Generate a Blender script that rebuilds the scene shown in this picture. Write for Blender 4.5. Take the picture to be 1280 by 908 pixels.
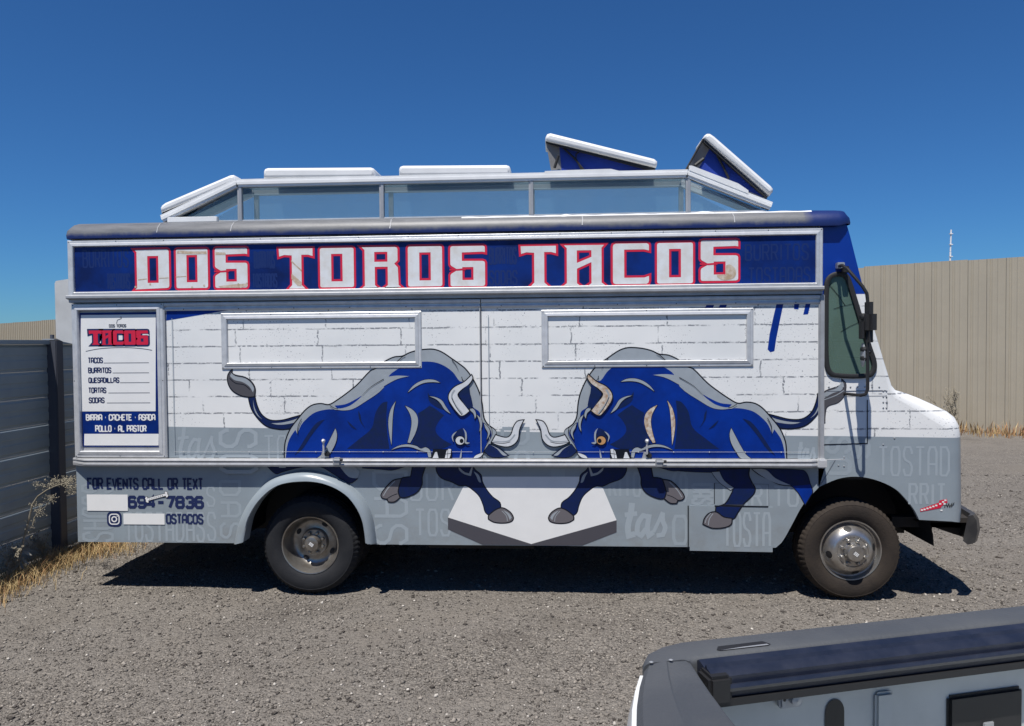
import bpy, bmesh, math, random
import numpy as np
from mathutils import Vector, Matrix
from mathutils.geometry import tessellate_polygon
random.seed(7)
rng = np.random.default_rng(7)
scene = bpy.context.scene
for o in list(bpy.data.objects):
    bpy.data.objects.remove(o)
col = scene.collection

# ------------------------------------------------------------------ camera
CAM = np.array([3.75525, -5.52006, 1.93018])
YAW, PIT, ROL = [math.radians(a) for a in (3.45658, -1.56573, -.46682)]
FPX = 924.0                                   # focal length in pixels of the 1280 px wide photograph
_F = np.array([-math.sin(YAW)*math.cos(PIT), math.cos(YAW)*math.cos(PIT), math.sin(PIT)])
_R = np.array([math.cos(YAW), math.sin(YAW), 0.0])
_U = np.cross(_R, _F)
_R2 = _R*math.cos(ROL) + _U*math.sin(ROL)
_U2 = -_R*math.sin(ROL) + _U*math.cos(ROL)
cd = bpy.data.cameras.new('camera')
cam = bpy.data.objects.new('camera', cd)
col.objects.link(cam)
m = Matrix.Identity(4)
for i in range(3):
    m[i][0], m[i][1], m[i][2], m[i][3] = _R2[i], _U2[i], -_F[i], CAM[i]
cam.matrix_world = m
cd.sensor_width = 36.0
cd.lens = FPX/1280*36
cd.clip_start, cd.clip_end = .05, 5000
scene.camera = cam

# ------------------------------------------------------------------ sky, sun, exposure
SUN_TRAVEL = Vector((.13, .42, -1.0)).normalized()
elev = math.asin(-SUN_TRAVEL.z)
azim = math.atan2(-SUN_TRAVEL.x, -SUN_TRAVEL.y)
world = bpy.data.worlds.new('World')
scene.world = world
world.use_nodes = True
wn = world.node_tree.nodes
wl = world.node_tree.links
sky = wn.new('ShaderNodeTexSky')
sky.sky_type = 'NISHITA'
sky.sun_disc = False
sky.sun_elevation = elev
sky.sun_rotation = azim
sky.altitude = 100
sky.air_density = 1.0
sky.dust_density = .0
sky.ozone_density = 6.0
tint = wn.new('ShaderNodeMix')
tint.data_type, tint.blend_type = 'RGBA', 'MULTIPLY'
tint.inputs[0].default_value = 1.0
tint.inputs[7].default_value = (.46, .93, 1.40, 1)         # the clear, deep blue of this dry sky
wl.new(sky.outputs[0], tint.inputs[6])
wl.new(tint.outputs[2], wn['Background'].inputs[0])
wn['Background'].inputs[1].default_value = .052
sl = bpy.data.lights.new('sun', 'SUN')
sl.energy = 5.0
sl.angle = math.radians(.53)
sl.color = (1, .955, .89)
sun = bpy.data.objects.new('sun', sl)
sun.rotation_euler = SUN_TRAVEL.to_track_quat('-Z', 'Y').to_euler()
sun.location = (0, -10, 20)
col.objects.link(sun)
vs = scene.view_settings
vs.view_transform = 'Standard'
vs.look = 'None'
vs.exposure = 0.22
vs.gamma = 1
vs.use_curve_mapping = False

# ------------------------------------------------------------------ pixel to place helpers
def ray(x, y):
    return _F + _R2*(x-640)/FPX + _U2*(454-y)/FPX
def S(x, y, Y=0.0):
    d = ray(x, y)
    p = CAM + d*((Y-CAM[1])/d[1])
    return float(p[0]), float(p[2])           # X, Z on the plane y = Y
def G(x, y, Z=0.0):
    d = ray(x, y)
    p = CAM + d*((Z-CAM[2])/d[2])
    return float(p[0]), float(p[1])

# ------------------------------------------------------------------ materials
MATS = {}
def nd(nt, t, **kw):
    n = nt.nodes.new(t)
    for k, v in kw.items():
        if k.startswith('i_'):
            n.inputs[k[2:].replace('_', ' ')].default_value = v
        else:
            setattr(n, k, v)
    return n
def rgba(c):
    return (c[0], c[1], c[2], 1)
def mat(name, c, rough=.5, metal=0.0, var=.0, vscale=6.0, bump=0.0, bscale=60.0, c2=None, spec=.5, coat=0.0, fine=None):
    """plain surface: base colour, wear variation towards c2 (own shape, not light), fine relief"""
    M = bpy.data.materials.new(name)
    M.use_nodes = True
    nt = M.node_tree
    b = nt.nodes['Principled BSDF']
    b.inputs['Base Color'].default_value = rgba(c)
    b.inputs['Roughness'].default_value = rough
    b.inputs['Metallic'].default_value = metal
    b.inputs['Specular IOR Level'].default_value = spec
    b.inputs['Coat Weight'].default_value = coat
    tc = nd(nt, 'ShaderNodeTexCoord')
    if var or c2:
        n = nd(nt, 'ShaderNodeTexNoise', i_Scale=vscale, i_Detail=6.0, i_Roughness=.62)
        nt.links.new(tc.outputs['Object'], n.inputs['Vector'])
        r = nd(nt, 'ShaderNodeMapRange')
        r.inputs[1].default_value, r.inputs[2].default_value = .38, .68
        nt.links.new(n.outputs['Fac'], r.inputs[0])
        mx = nd(nt, 'ShaderNodeMix', data_type='RGBA')
        mx.inputs[6].default_value = rgba(c)
        mx.inputs[7].default_value = rgba(c2 if c2 else tuple(max(0, q*(1-var)) for q in c))
        nt.links.new(r.outputs[0], mx.inputs[0])
        nt.links.new(mx.outputs[2], b.inputs['Base Color'])
        rr = nd(nt, 'ShaderNodeMapRange')
        rr.inputs[3].default_value, rr.inputs[4].default_value = rough*.8, min(1, rough*1.25)
        nt.links.new(n.outputs['Fac'], rr.inputs[0])
        nt.links.new(rr.outputs[0], b.inputs['Roughness'])
    if bump:
        n2 = nd(nt, 'ShaderNodeTexNoise', i_Scale=bscale, i_Detail=4.0)
        nt.links.new(tc.outputs['Object'], n2.inputs['Vector'])
        bp = nd(nt, 'ShaderNodeBump', i_Strength=bump, i_Distance=.01)
        nt.links.new(n2.outputs['Fac'], bp.inputs['Height'])
        nt.links.new(bp.outputs[0], b.inputs['Normal'])
    MATS[name] = M
    return M

def math_(nt, op, a, b=None, clamp=False):
    n = nd(nt, 'ShaderNodeMath', operation=op)
    n.use_clamp = clamp
    for i, v in enumerate((a, b)):
        if v is None:
            continue
        if isinstance(v, (int, float)):
            n.inputs[i].default_value = v
        else:
            nt.links.new(v, n.inputs[i])
    return n.outputs[0]
def mix_(nt, f, a, b):
    n = nd(nt, 'ShaderNodeMix', data_type='RGBA')
    for i, v in ((0, f), (6, a), (7, b)):
        if isinstance(v, (int, float)):
            n.inputs[i].default_value = v
        elif isinstance(v, tuple):
            n.inputs[i].default_value = rgba(v)
        else:
            nt.links.new(v, n.inputs[i])
    return n.outputs[2]
def step_(nt, v, lo, hi):
    n = nd(nt, 'ShaderNodeMapRange')
    n.inputs[1].default_value, n.inputs[2].default_value = lo, hi
    nt.links.new(v, n.inputs[0])
    return n.outputs[0]
def noise_(nt, vec, s, d=4.0, r=.55):
    n = nd(nt, 'ShaderNodeTexNoise', i_Scale=s, i_Detail=d, i_Roughness=r)
    nt.links.new(vec, n.inputs['Vector'])
    return n.outputs['Fac']

WHITE = (.78, .78, .76)
BAND = (.27, .315, .345)
BLUE = (.0015, .030, .26)
NAVY = (.006, .016, .062)
INK = (.006, .008, .014)
def wrap_material():
    """printed vinyl wrap: worn white painted brick above, flat grey band below"""
    M = bpy.data.materials.new('vinyl_wrap')
    M.use_nodes = True
    nt = M.node_tree
    b = nt.nodes['Principled BSDF']
    tc = nd(nt, 'ShaderNodeTexCoord')
    sp = nd(nt, 'ShaderNodeSeparateXYZ')
    nt.links.new(tc.outputs['Object'], sp.inputs[0])
    X, Z = sp.outputs[0], sp.outputs[2]
    cb = nd(nt, 'ShaderNodeCombineXYZ')
    nt.links.new(X, cb.inputs[0]); nt.links.new(Z, cb.inputs[1])
    P = cb.outputs[0]
    wob = noise_(nt, P, 9.0, 3)
    zz = math_(nt, 'ADD', Z, math_(nt, 'MULTIPLY', math_(nt, 'SUBTRACT', wob, .5), .012))
    xx = math_(nt, 'ADD', X, math_(nt, 'MULTIPLY', math_(nt, 'SUBTRACT', noise_(nt, P, 23.0, 3), .5), .03))
    wnz = nd(nt, 'ShaderNodeTexWhiteNoise', noise_dimensions='1D')
    nt.links.new(math_(nt, 'FLOOR', math_(nt, 'DIVIDE', zz, .128)), wnz.inputs['W'])
    xx = math_(nt, 'ADD', xx, math_(nt, 'MULTIPLY', wnz.outputs['Value'], .64))
    c2 = nd(nt, 'ShaderNodeCombineXYZ')
    nt.links.new(xx, c2.inputs[0]); nt.links.new(zz, c2.inputs[1])
    br = nd(nt, 'ShaderNodeTexBrick', offset=.43, squash=1.0)
    br.inputs['Scale'].default_value = 1
    br.inputs['Mortar Size'].default_value = .006
    br.inputs['Mortar Smooth'].default_value = .25
    br.inputs['Brick Width'].default_value = .64
    br.inputs['Row Height'].default_value = .128
    nt.links.new(c2.outputs[0], br.inputs['Vector'])
    mort = br.outputs['Fac']
    wide = nd(nt, 'ShaderNodeTexBrick', offset=.43, squash=1.0)
    wide.inputs['Scale'].default_value = 1
    wide.inputs['Mortar Size'].default_value = .016
    wide.inputs['Mortar Smooth'].default_value = .9
    wide.inputs['Brick Width'].default_value = .64
    wide.inputs['Row Height'].default_value = .128
    nt.links.new(c2.outputs[0], wide.inputs['Vector'])
    brk = step_(nt, noise_(nt, P, 4.2, 3, .6), .39, .50)
    fine = step_(nt, noise_(nt, P, 40, 2, .6), .36, .50)
    line = math_(nt, 'MULTIPLY', math_(nt, 'MULTIPLY', mort, brk), fine)
    chip = math_(nt, 'MULTIPLY', step_(nt, noise_(nt, P, 46, 4, .7), .55, .60), step_(nt, noise_(nt, P, 3.3, 2, .5), .5, .57))
    chip = math_(nt, 'MULTIPLY', chip, wide.outputs['Fac'])
    spk = math_(nt, 'MULTIPLY', step_(nt, noise_(nt, P, 70, 3, .6), .64, .665), step_(nt, noise_(nt, P, 2.1, 2, .5), .48, .56))
    d = math_(nt, 'MAXIMUM', math_(nt, 'MAXIMUM', line, chip), spk, True)
    haze = noise_(nt, P, 1.7, 4)
    white = mix_(nt, step_(nt, haze, .35, .7), WHITE, (.71, .72, .71))
    wcol = mix_(nt, d, white, (.23, .24, .255))
    zb = math_(nt, 'SUBTRACT', 1.318, math_(nt, 'MULTIPLY', X, .0155))
    isband = step_(nt, math_(nt, 'SUBTRACT', zb, Z), 0, .003)
    bandc = mix_(nt, step_(nt, noise_(nt, P, 2.6, 5), .35, .7), BAND, (.235, .275, .305))
    c = mix_(nt, isband, wcol, bandc)
    cabtop = math_(nt, 'MULTIPLY', step_(nt, Z, 2.262, 2.266), step_(nt, X, 5.675, 5.68))
    c = mix_(nt, cabtop, c, BLUE)
    # road dirt splashed low on the skirt
    low = step_(nt, Z, .78, .40)
    dirt = math_(nt, 'MULTIPLY', math_(nt, 'MULTIPLY', low, step_(nt, noise_(nt, P, 7, 6, .7), .42, .75)), .45)
    c = mix_(nt, dirt, c, (.17, .15, .125))
    nt.links.new(c, b.inputs['Base Color'])
    b.inputs['Roughness'].default_value = .3
    b.inputs['Specular IOR Level'].default_value = .45
    n2 = noise_(nt, P, 2.2, 2)
    bp = nd(nt, 'ShaderNodeBump', i_Strength=.28, i_Distance=.02)
    nt.links.new(n2, bp.inputs['Height'])
    nt.links.new(bp.outputs[0], b.inputs['Normal'])
    MATS['wrap'] = M
wrap_material()

def roof_material():
    M = bpy.data.materials.new('roof_coating')
    M.use_nodes = True
    nt = M.node_tree
    b = nt.nodes['Principled BSDF']
    tc = nd(nt, 'ShaderNodeTexCoord')
    sp = nd(nt, 'ShaderNodeSeparateXYZ')
    nt.links.new(tc.outputs['Object'], sp.inputs[0])
    mp = nd(nt, 'ShaderNodeMapping')
    mp.inputs['Scale'].default_value = (1, 1, .25)
    nt.links.new(tc.outputs['Object'], mp.inputs[0])
    n = noise_(nt, mp.outputs[0], 9, 6, .7)
    mp2 = nd(nt, 'ShaderNodeMapping')
    mp2.inputs['Scale'].default_value = (.3, 1.5, 1.5)
    nt.links.new(tc.outputs['Object'], mp2.inputs[0])
    zz = math_(nt, 'ADD', sp.outputs[2], math_(nt, 'MULTIPLY', math_(nt, 'SUBTRACT', n, .5), .05))
    f = step_(nt, zz, 2.772, 2.80)
    f = math_(nt, 'MULTIPLY', f, step_(nt, math_(nt, 'ADD', sp.outputs[0], math_(nt, 'MULTIPLY', n, .1)), 5.66, 5.60))
    silver = mix_(nt, step_(nt, noise_(nt, mp2.outputs[0], 14, 6, .7), .35, .7), (.115, .118, .125), (.18, .183, .19))
    c = mix_(nt, f, (.005, .02, .12), silver)
    nt.links.new(c, b.inputs['Base Color'])
    b.inputs['Roughness'].default_value = .48
    bp = nd(nt, 'ShaderNodeBump', i_Strength=.15, i_Distance=.006)
    nt.links.new(noise_(nt, tc.outputs['Object'], 34, 5, .7), bp.inputs['Height'])
    nt.links.new(bp.outputs[0], b.inputs['Normal'])
    MATS['roof'] = M
roof_material()

mat('white_paint', (.76, .77, .77), .35, var=.1, vscale=5, bump=.05, bscale=12)
mat('aluminium', (.64, .645, .65), .36, .3, c2=(.52, .53, .54), vscale=14, bump=.06, bscale=40)
mat('aluminium_dull', (.40, .41, .425), .5, .3, c2=(.32, .33, .345), vscale=10)
mat('blue_vinyl', (.002, .024, .18), .4, c2=(.0012, .010, .075), vscale=3.5, bump=.06, bscale=5, spec=.25)
mat('blue_ghost', (.004, .019, .115), .4)
mat('bull_blue', BLUE, .4, c2=(.001, .019, .165), vscale=4, spec=.2)
mat('bull_navy', NAVY, .4, spec=.25, c2=(.004, .014, .085), vscale=22)
mat('ink', INK, .4, spec=.25)
mat('bull_grey', (.32, .355, .385), .38, var=.12, vscale=9)
mat('bull_tuft', (.075, .072, .08), .38)
mat('hoof', (.13, .12, .13), .4)
mat('horn', (.62, .64, .66), .38, var=.12, vscale=30)
mat('horn_worn', (.60, .55, .48), .45, c2=(.33, .19, .10), vscale=38)
mat('eye_worn', (.50, .27, .11), .45)
mat('print_white', (.77, .77, .755), .38, var=.05)
mat('print_white_worn', (.70, .72, .73), .42, c2=(.62, .60, .57), vscale=12)
mat('rust_print', (.43, .31, .20), .6, c2=(.60, .53, .44), vscale=30)
mat('print_red', (.60, .014, .048), .38)
mat('print_navy', (.012, .022, .085), .38)
mat('print_grey', (.09, .10, .125), .4)
mat('ghost', (.315, .362, .395), .38)
mat('ghost_soft', (.292, .338, .37), .38)
mat('pedestal_side', (.065, .063, .075), .4)
mat('rubber', (.016, .016, .017), .62, bump=.12, bscale=70)
mat('tyre', (.018, .0195, .023), .7, spec=.2, c2=(.026, .027, .030), vscale=9, bump=.2, bscale=90)
mat('tyre_dusty', (.040, .032, .026), .85, spec=.2, c2=(.026, .022, .02), vscale=8, bump=.25, bscale=90)
mat('steel', (.50, .49, .47), .28, .85, c2=(.36, .33, .30), vscale=9)
mat('steel_dull', (.36, .345, .32), .33, .8, c2=(.21, .18, .15), vscale=9)
mat('black', (.012, .012, .013), .6)
mat('chassis', (.018, .017, .017), .8, c2=(.035, .03, .026), vscale=8)
mat('blue_tarp', (.006, .035, .30), .55, bump=.5, bscale=9)
mat('screen_grey', (.20, .20, .205), .7, bump=.1)
mat('tan_steel', (.395, .35, .268), .55, c2=(.35, .31, .238), vscale=.9, bump=.05, bscale=7)
mat('tan_seam', (.25, .22, .17), .6)
mat('slate_steel', (.33, .385, .405), .5, c2=(.275, .325, .35), vscale=2.2, bump=.06, bscale=8)
mat('slate_post', (.06, .066, .085), .5)
mat('galvanised', (.42, .43, .44), .45, .5, var=.2, vscale=8)
mat('pickup_white', (.70, .72, .73), .28, coat=.3, var=.04)
mat('rail_plastic', (.058, .063, .07), .55, c2=(.075, .08, .086), vscale=5, bump=.12, bscale=120)
mat('tonneau', (.012, .016, .03), .34, c2=(.022, .026, .042), vscale=18, bump=.08, bscale=40)
mat('bed_shade_grey', (.46, .485, .475), .4, var=.15, vscale=6)  # white bed interior painted grey, its shade put into the colour
mat('bumper_dark', (.04, .04, .042), .35, .3, c2=(.07, .068, .066), vscale=9)
mat('rail_alu', (.47, .475, .48), .42, .3, c2=(.36, .365, .37), vscale=16)
mat('vent_grey', (.50, .51, .51), .5, var=.15)
mat('far_white', (.75, .75, .75), .5)
mat('straw', (.50, .38, .19), .8, c2=(.38, .26, .115), vscale=9)
mat('straw_red', (.34, .17, .08), .8, c2=(.44, .30, .14), vscale=9)
mat('dead_stem', (.30, .265, .20), .8, c2=(.17, .15, .11), vscale=14)
mat('pale_leaf', (.42, .42, .38), .7)
mat('seed_head', (.30, .27, .20), .8)
mat('interior', (.30, .31, .31), .7)
mat('seat', (.03, .03, .032), .7)
mat('sticker_black', (.03, .03, .03), .4)
mat('lamp_red', (.35, .01, .01), .25)

def glass(name, tint, diff=None, dfac=0.0, rough=.02):
    M = bpy.data.materials.new(name)
    M.use_nodes = True
    nt = M.node_tree
    nt.nodes.remove(nt.nodes['Principled BSDF'])
    out = nt.nodes['Material Output']
    tr = nd(nt, 'ShaderNodeBsdfTransparent')
    tr.inputs[0].default_value = rgba(tint)
    gl = nd(nt, 'ShaderNodeBsdfGlossy')
    gl.inputs['Roughness'].default_value = rough
    fr = nd(nt, 'ShaderNodeFresnel', i_IOR=1.5)
    mx = nd(nt, 'ShaderNodeMixShader')
    nt.links.new(fr.outputs[0], mx.inputs[0])
    nt.links.new(tr.outputs[0], mx.inputs[1])
    nt.links.new(gl.outputs[0], mx.inputs[2])
    last = mx.outputs[0]
    if dfac:
        df = nd(nt, 'ShaderNodeBsdfDiffuse')
        df.inputs[0].default_value = rgba(diff)
        tc = nd(nt, 'ShaderNodeTexCoord')
        n = noise_(nt, tc.outputs['Object'], 3.5, 6, .65)
        f = math_(nt, 'MULTIPLY', math_(nt, 'ADD', math_(nt, 'MULTIPLY', n, .5), .75), dfac)
        m2 = nd(nt, 'ShaderNodeMixShader')
        nt.links.new(f, m2.inputs[0])
        nt.links.new(last, m2.inputs[1])
        nt.links.new(df.outputs[0], m2.inputs[2])
        last = m2.outputs[0]
    nt.links.new(last, out.inputs[0])
    MATS[name] = M
glass('glass_dusty', (.90, .96, .98), (.21, .33, .41), .34)
glass('glass_green', (.50, .72, .62), (.21, .33, .27), .40)
glass('glass_clear', (.55, .62, .60))

def ground_material():
    M = bpy.data.materials.new('gravel_ground')
    M.use_nodes = True
    nt = M.node_tree
    b = nt.nodes['Principled BSDF']
    tc = nd(nt, 'ShaderNodeTexCoord')
    P = tc.outputs['Object']
    v1 = nd(nt, 'ShaderNodeTexVoronoi', i_Scale=95.0)
    v2 = nd(nt, 'ShaderNodeTexVoronoi', i_Scale=42.0)
    for v in (v1, v2):
        nt.links.new(P, v.inputs['Vector'])
    big = noise_(nt, P, .55, 5, .6)
    mid = noise_(nt, P, 6, 5, .7)
    cr = nd(nt, 'ShaderNodeValToRGB')
    e = cr.color_ramp.elements
    e[0].position, e[0].color = 0, (.055, .048, .041, 1)
    e[1].position, e[1].color = 1, (.38, .34, .29, 1)
    for pos, c in ((.35, (.155, .141, .125, 1)), (.8, (.245, .224, .198, 1))):
        q = e.new(pos); q.color = c
    s1 = nd(nt, 'ShaderNodeSeparateColor')
    nt.links.new(v1.outputs['Color'], s1.inputs[0])
    nt.links.new(s1.outputs[0], cr.inputs[0])
    c = mix_(nt, step_(nt, big, .35, .7), cr.outputs[0], (.19, .174, .156))
    c = mix_(nt, math_(nt, 'MULTIPLY', step_(nt, mid, .5, .75), .55), c, (.13, .115, .10))
    c = mix_(nt, math_(nt, 'MULTIPLY', step_(nt, noise_(nt, P, 1.1, 4), .52, .72), .5), c, (.20, .176, .147))
    mp = nd(nt, 'ShaderNodeMapping')                       # compacted tracks along the parking row
    mp.inputs['Scale'].default_value = (.16, 1.25, 1)
    mp.inputs['Rotation'].default_value = (0, 0, .12)
    nt.links.new(P, mp.inputs[0])
    c = mix_(nt, math_(nt, 'MULTIPLY', step_(nt, noise_(nt, mp.outputs[0], 1.3, 4, .55), .48, .68), .6), c, (.215, .197, .175))
    c = mix_(nt, math_(nt, 'MULTIPLY', step_(nt, noise_(nt, P, .8, 6, .7), .56, .72), .5), c, (.085, .075, .066))
    nt.links.new(c, b.inputs['Base Color'])
    b.inputs['Roughness'].default_value = .92
    b.inputs['Specular IOR Level'].default_value = .2
    h = math_(nt, 'ADD', math_(nt, 'MULTIPLY', v1.outputs['Distance'], -.7), math_(nt, 'MULTIPLY', v2.outputs['Distance'], -1.0))
    h = math_(nt, 'ADD', h, math_(nt, 'MULTIPLY', mid, 1.2))
    bp = nd(nt, 'ShaderNodeBump', i_Strength=1.0, i_Distance=.014)
    nt.links.new(h, bp.inputs['Height'])
    nt.links.new(bp.outputs[0], b.inputs['Normal'])
    MATS['ground'] = M
    M2 = bpy.data.materials.new('gravel_stone')
    M2.use_nodes = True
    nt = M2.node_tree
    b = nt.nodes['Principled BSDF']
    at = nd(nt, 'ShaderNodeAttribute', attribute_name='tone')
    nt.links.new(at.outputs['Color'], b.inputs['Base Color'])
    b.inputs['Roughness'].default_value = .85
    b.inputs['Specular IOR Level'].default_value = .25
    MATS['stone'] = M2
ground_material()

# ------------------------------------------------------------------ mesh builder
class MB:
    def __init__(s):
        s.v, s.f, s.m, s.mats = [], [], [], []
    def mi(s, name):
        if name not in s.mats:
            s.mats.append(name)
        return s.mats.index(name)
    def add(s, vs, fs, mt):
        b = len(s.v); k = s.mi(mt)
        s.v += [tuple(p) for p in vs]
        for f in fs:
            s.f.append([b+i for i in f]); s.m.append(k)
    def box(s, a, b, mt, ch=0.0):
        x0, x1 = sorted((a[0], b[0])); y0, y1 = sorted((a[1], b[1])); z0, z1 = sorted((a[2], b[2]))
        if ch > 0:
            ch = min(ch, (x1-x0)*.45, (y1-y0)*.45, (z1-z0)*.45)
            bm = bmesh.new()
            bmesh.ops.create_cube(bm, size=1)
            for v in bm.verts:
                v.co = Vector(((x0+x1)/2+v.co.x*(x1-x0), (y0+y1)/2+v.co.y*(y1-y0), (z0+z1)/2+v.co.z*(z1-z0)))
            bmesh.ops.bevel(bm, geom=bm.edges[:], offset=ch, segments=2, affect='EDGES')
            s.frombm(bm, mt)
            return
        vs = [(x, y, z) for x in (x0, x1) for y in (y0, y1) for z in (z0, z1)]
        s.add(vs, [(0, 1, 3, 2), (4, 6, 7, 5), (0, 4, 5, 1), (2, 3, 7, 6), (0, 2, 6, 4), (1, 5, 7, 3)], mt)
    def frombm(s, bm, mt, mtx=None):
        bm.verts.index_update()
        vs = [(mtx @ v.co if mtx else v.co)[:] for v in bm.verts]
        s.add(vs, [[v.index for v in f.verts] for f in bm.faces], mt)
        bm.free()
    def tube(s, path, r, mt, n=8, caps=True):
        path = [Vector(p) for p in path]
        rs = r if isinstance(r, (list, tuple)) else [r]*len(path)
        rings = []
        prev = None
        for i, p in enumerate(path):
            t = (path[min(i+1, len(path)-1)]-path[max(i-1, 0)]).normalized()
            if prev is None:
                a = Vector((0, 0, 1)) if abs(t.z) < .9 else Vector((1, 0, 0))
                u = t.cross(a).normalized()
            else:
                u = (prev-t*prev.dot(t)).normalized()
            prev = u
            w = t.cross(u)
            rings.append([p+(u*math.cos(2*math.pi*k/n)+w*math.sin(2*math.pi*k/n))*rs[i] for k in range(n)])
        vs = [q for g in rings for q in g]
        fs = [(i*n+k, i*n+(k+1) % n, (i+1)*n+(k+1) % n, (i+1)*n+k) for i in range(len(path)-1) for k in range(n)]
        if caps:
            fs += [tuple(range(n-1, -1, -1)), tuple(range((len(path)-1)*n, len(path)*n))]
        s.add(vs, fs, mt)
    def lathe(s, prof, c, mt, n=64, mod=None, flip=1):
        """profile (r, y) turned about an axis along y through c"""
        vs, fs = [], []
        L = len(prof)
        for k in range(n):
            a = 2*math.pi*k/n
            for i, (r, y) in enumerate(prof):
                rr = r+(mod(i, k) if mod else 0)
                vs.append((c[0]+rr*math.cos(a), c[1]+y*flip, c[2]+rr*math.sin(a)))
        for k in range(n):
            for i in range(L-1):
                fs.append((k*L+i, k*L+i+1, ((k+1) % n)*L+i+1, ((k+1) % n)*L+i))
        s.add(vs, fs, mt)
    def sheet(s, loops, y, mt):
        """flat filled outline in the X-Z plane at depth y (outer loop + holes)"""
        pl = [[Vector((p[0], p[1], 0)) for p in lp] for lp in loops]
        tri = tessellate_polygon(pl)
        pts = [p for lp in pl for p in lp]
        fs = []
        for t in tri:
            a, b, c = (pts[i] for i in t)
            if (b-a).cross(c-a).z < 0:
                t = (t[0], t[2], t[1])
            fs.append(tuple(t))
        s.add([(p.x, y, p.y) for p in pts], fs, mt)
    def slab(s, loops, y0, y1, mt):
        """outline with holes, extruded from y0 (front) to y1 (back)"""
        s.sheet(loops, y0, mt); s.sheet(loops, y1, mt)
        for lp in loops:
            n = len(lp)
            vs = [(p[0], y0, p[1]) for p in lp]+[(p[0], y1, p[1]) for p in lp]
            s.add(vs, [(i, (i+1) % n, n+(i+1) % n, n+i) for i in range(n)], mt)
    def ribbon(s, pts, w, y, mt, closed=False, w1=None):
        """mitred flat stroke in the X-Z plane"""
        P = [Vector((p[0], p[1])) for p in pts]
        n = len(P)
        out = []
        for i in range(n):
            a = P[i-1] if (i or closed) else None
            b = P[(i+1) % n] if (i < n-1 or closed) else None
            d0 = (P[i]-a).normalized() if a is not None else None
            d1 = (b-P[i]).normalized() if b is not None else None
            if d0 is None: d0 = d1
            if d1 is None: d1 = d0
            nn = Vector((-(d0.y+d1.y), d0.x+d1.x))
            if nn.length < 1e-6:
                nn = Vector((-d1.y, d1.x))
            nn.normalize()
            k = max(.45, abs(nn.dot(Vector((-d1.y, d1.x)))))
            ww = w if w1 is None else w+(w1-w)*i/(n-1)
            out.append((P[i]+nn*ww/2/k, P[i]-nn*ww/2/k))
        vs = []
        for i_, (a, b) in enumerate(out):
            vs += [(a.x, y-i_*4e-6, a.y), (b.x, y-i_*4e-6, b.y)]
        rg = range(n if closed else n-1)
        s.add(vs, [(2*i, 2*i+1, 2*((i+1) % n)+1, 2*((i+1) % n)) for i in rg], mt)
    def build(s, name, parent=None, smooth=False, angle=40):
        me = bpy.data.meshes.new(name)
        me.from_pydata(s.v, [], s.f)
        for q in s.mats:
            me.materials.append(MATS[q])
        if len(s.mats) > 1:
            me.polygons.foreach_set('material_index', s.m)
        me.update()
        if smooth:
            me.polygons.foreach_set('use_smooth', [True]*len(me.polygons))
            me.set_sharp_from_angle(angle=math.radians(angle))
        o = bpy.data.objects.new(name, me)
        col.objects.link(o)
        if parent is not None:
            o.parent = parent
            o.matrix_parent_inverse = parent_world(parent).inverted()
        return o
def parent_world(o):
    M = Matrix.LocRotScale(o.location, o.rotation_euler, o.scale)
    return (parent_world(o.parent) @ o.matrix_parent_inverse @ M) if o.parent else M
def empty(name, loc, label, cat, group=None):
    o = bpy.data.objects.new(name, None)
    o.empty_display_size = .2
    o.location = loc
    col.objects.link(o)
    tag(o, label, cat, group)
    return o
def tag(o, label, cat, group=None):
    o['label'] = label
    o['category'] = cat
    if group:
        o['group'] = group
    return o

def smooth(pts, k=4, closed=True, corner=62):
    """Catmull-Rom through the points, keeping sharp corners"""
    P = [Vector(p) for p in pts]
    n = len(P)
    T = []
    for i in range(n):
        a, b = P[i-1], P[(i+1) % n]
        if not closed and i in (0, n-1):
            T.append((Vector((0, 0)), Vector((0, 0)))); continue
        d0, d1 = P[i]-a, b-P[i]
        if d0.length < 1e-9 or d1.length < 1e-9 or d0.angle(d1) > math.radians(corner):
            T.append((Vector((0, 0)), Vector((0, 0)))); continue
        dr = (b-a).normalized()
        T.append((dr*d0.length, dr*d1.length))
    out = []
    for i in range(n if closed else n-1):
        p0, p1 = P[i], P[(i+1) % n]
        m0, m1 = T[i][1], T[(i+1) % n][0]
        for j in range(k):
            t = j/k
            out.append(p0*(2*t**3-3*t**2+1)+m0*(t**3-2*t**2+t)+p1*(-2*t**3+3*t**2)+m1*(t**3-t**2))
    if not closed:
        out.append(P[-1])
    return [tuple(p) for p in out]
def offset(pts, d):
    """grow (d > 0) or shrink a closed outline, mitred"""
    n = len(pts)
    A = sum(pts[i-1][0]*pts[i][1]-pts[i][0]*pts[i-1][1] for i in range(n))
    sg = 1 if A > 0 else -1
    out = []
    for i in range(n):
        p0, p1, p2 = Vector(pts[i-1]), Vector(pts[i]), Vector(pts[(i+1) % n])
        a, b = p1-p0, p2-p1
        if a.length < 1e-9: a = b
        if b.length < 1e-9: b = a
        a.normalize(); b.normalize()
        na, nb = Vector((a.y, -a.x))*sg, Vector((b.y, -b.x))*sg
        nn = na+nb
        if nn.length < 1e-6:
            nn = na
        nn.normalize()
        out.append(tuple(p1+nn*d/max(.42, nn.dot(na))))
    return out
def pxl(pts, Y=0.0, f=(1, 1, 0, 0)):
    """crop coordinates (scale f, offset) to the plane y = Y"""
    return [S(p[0]*f[0]+f[2], p[1]*f[1]+f[3], Y) for p in pts]

# ================================================================== SETTING
def set_struct(o):
    o['kind'] = 'structure'
    return o
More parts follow.
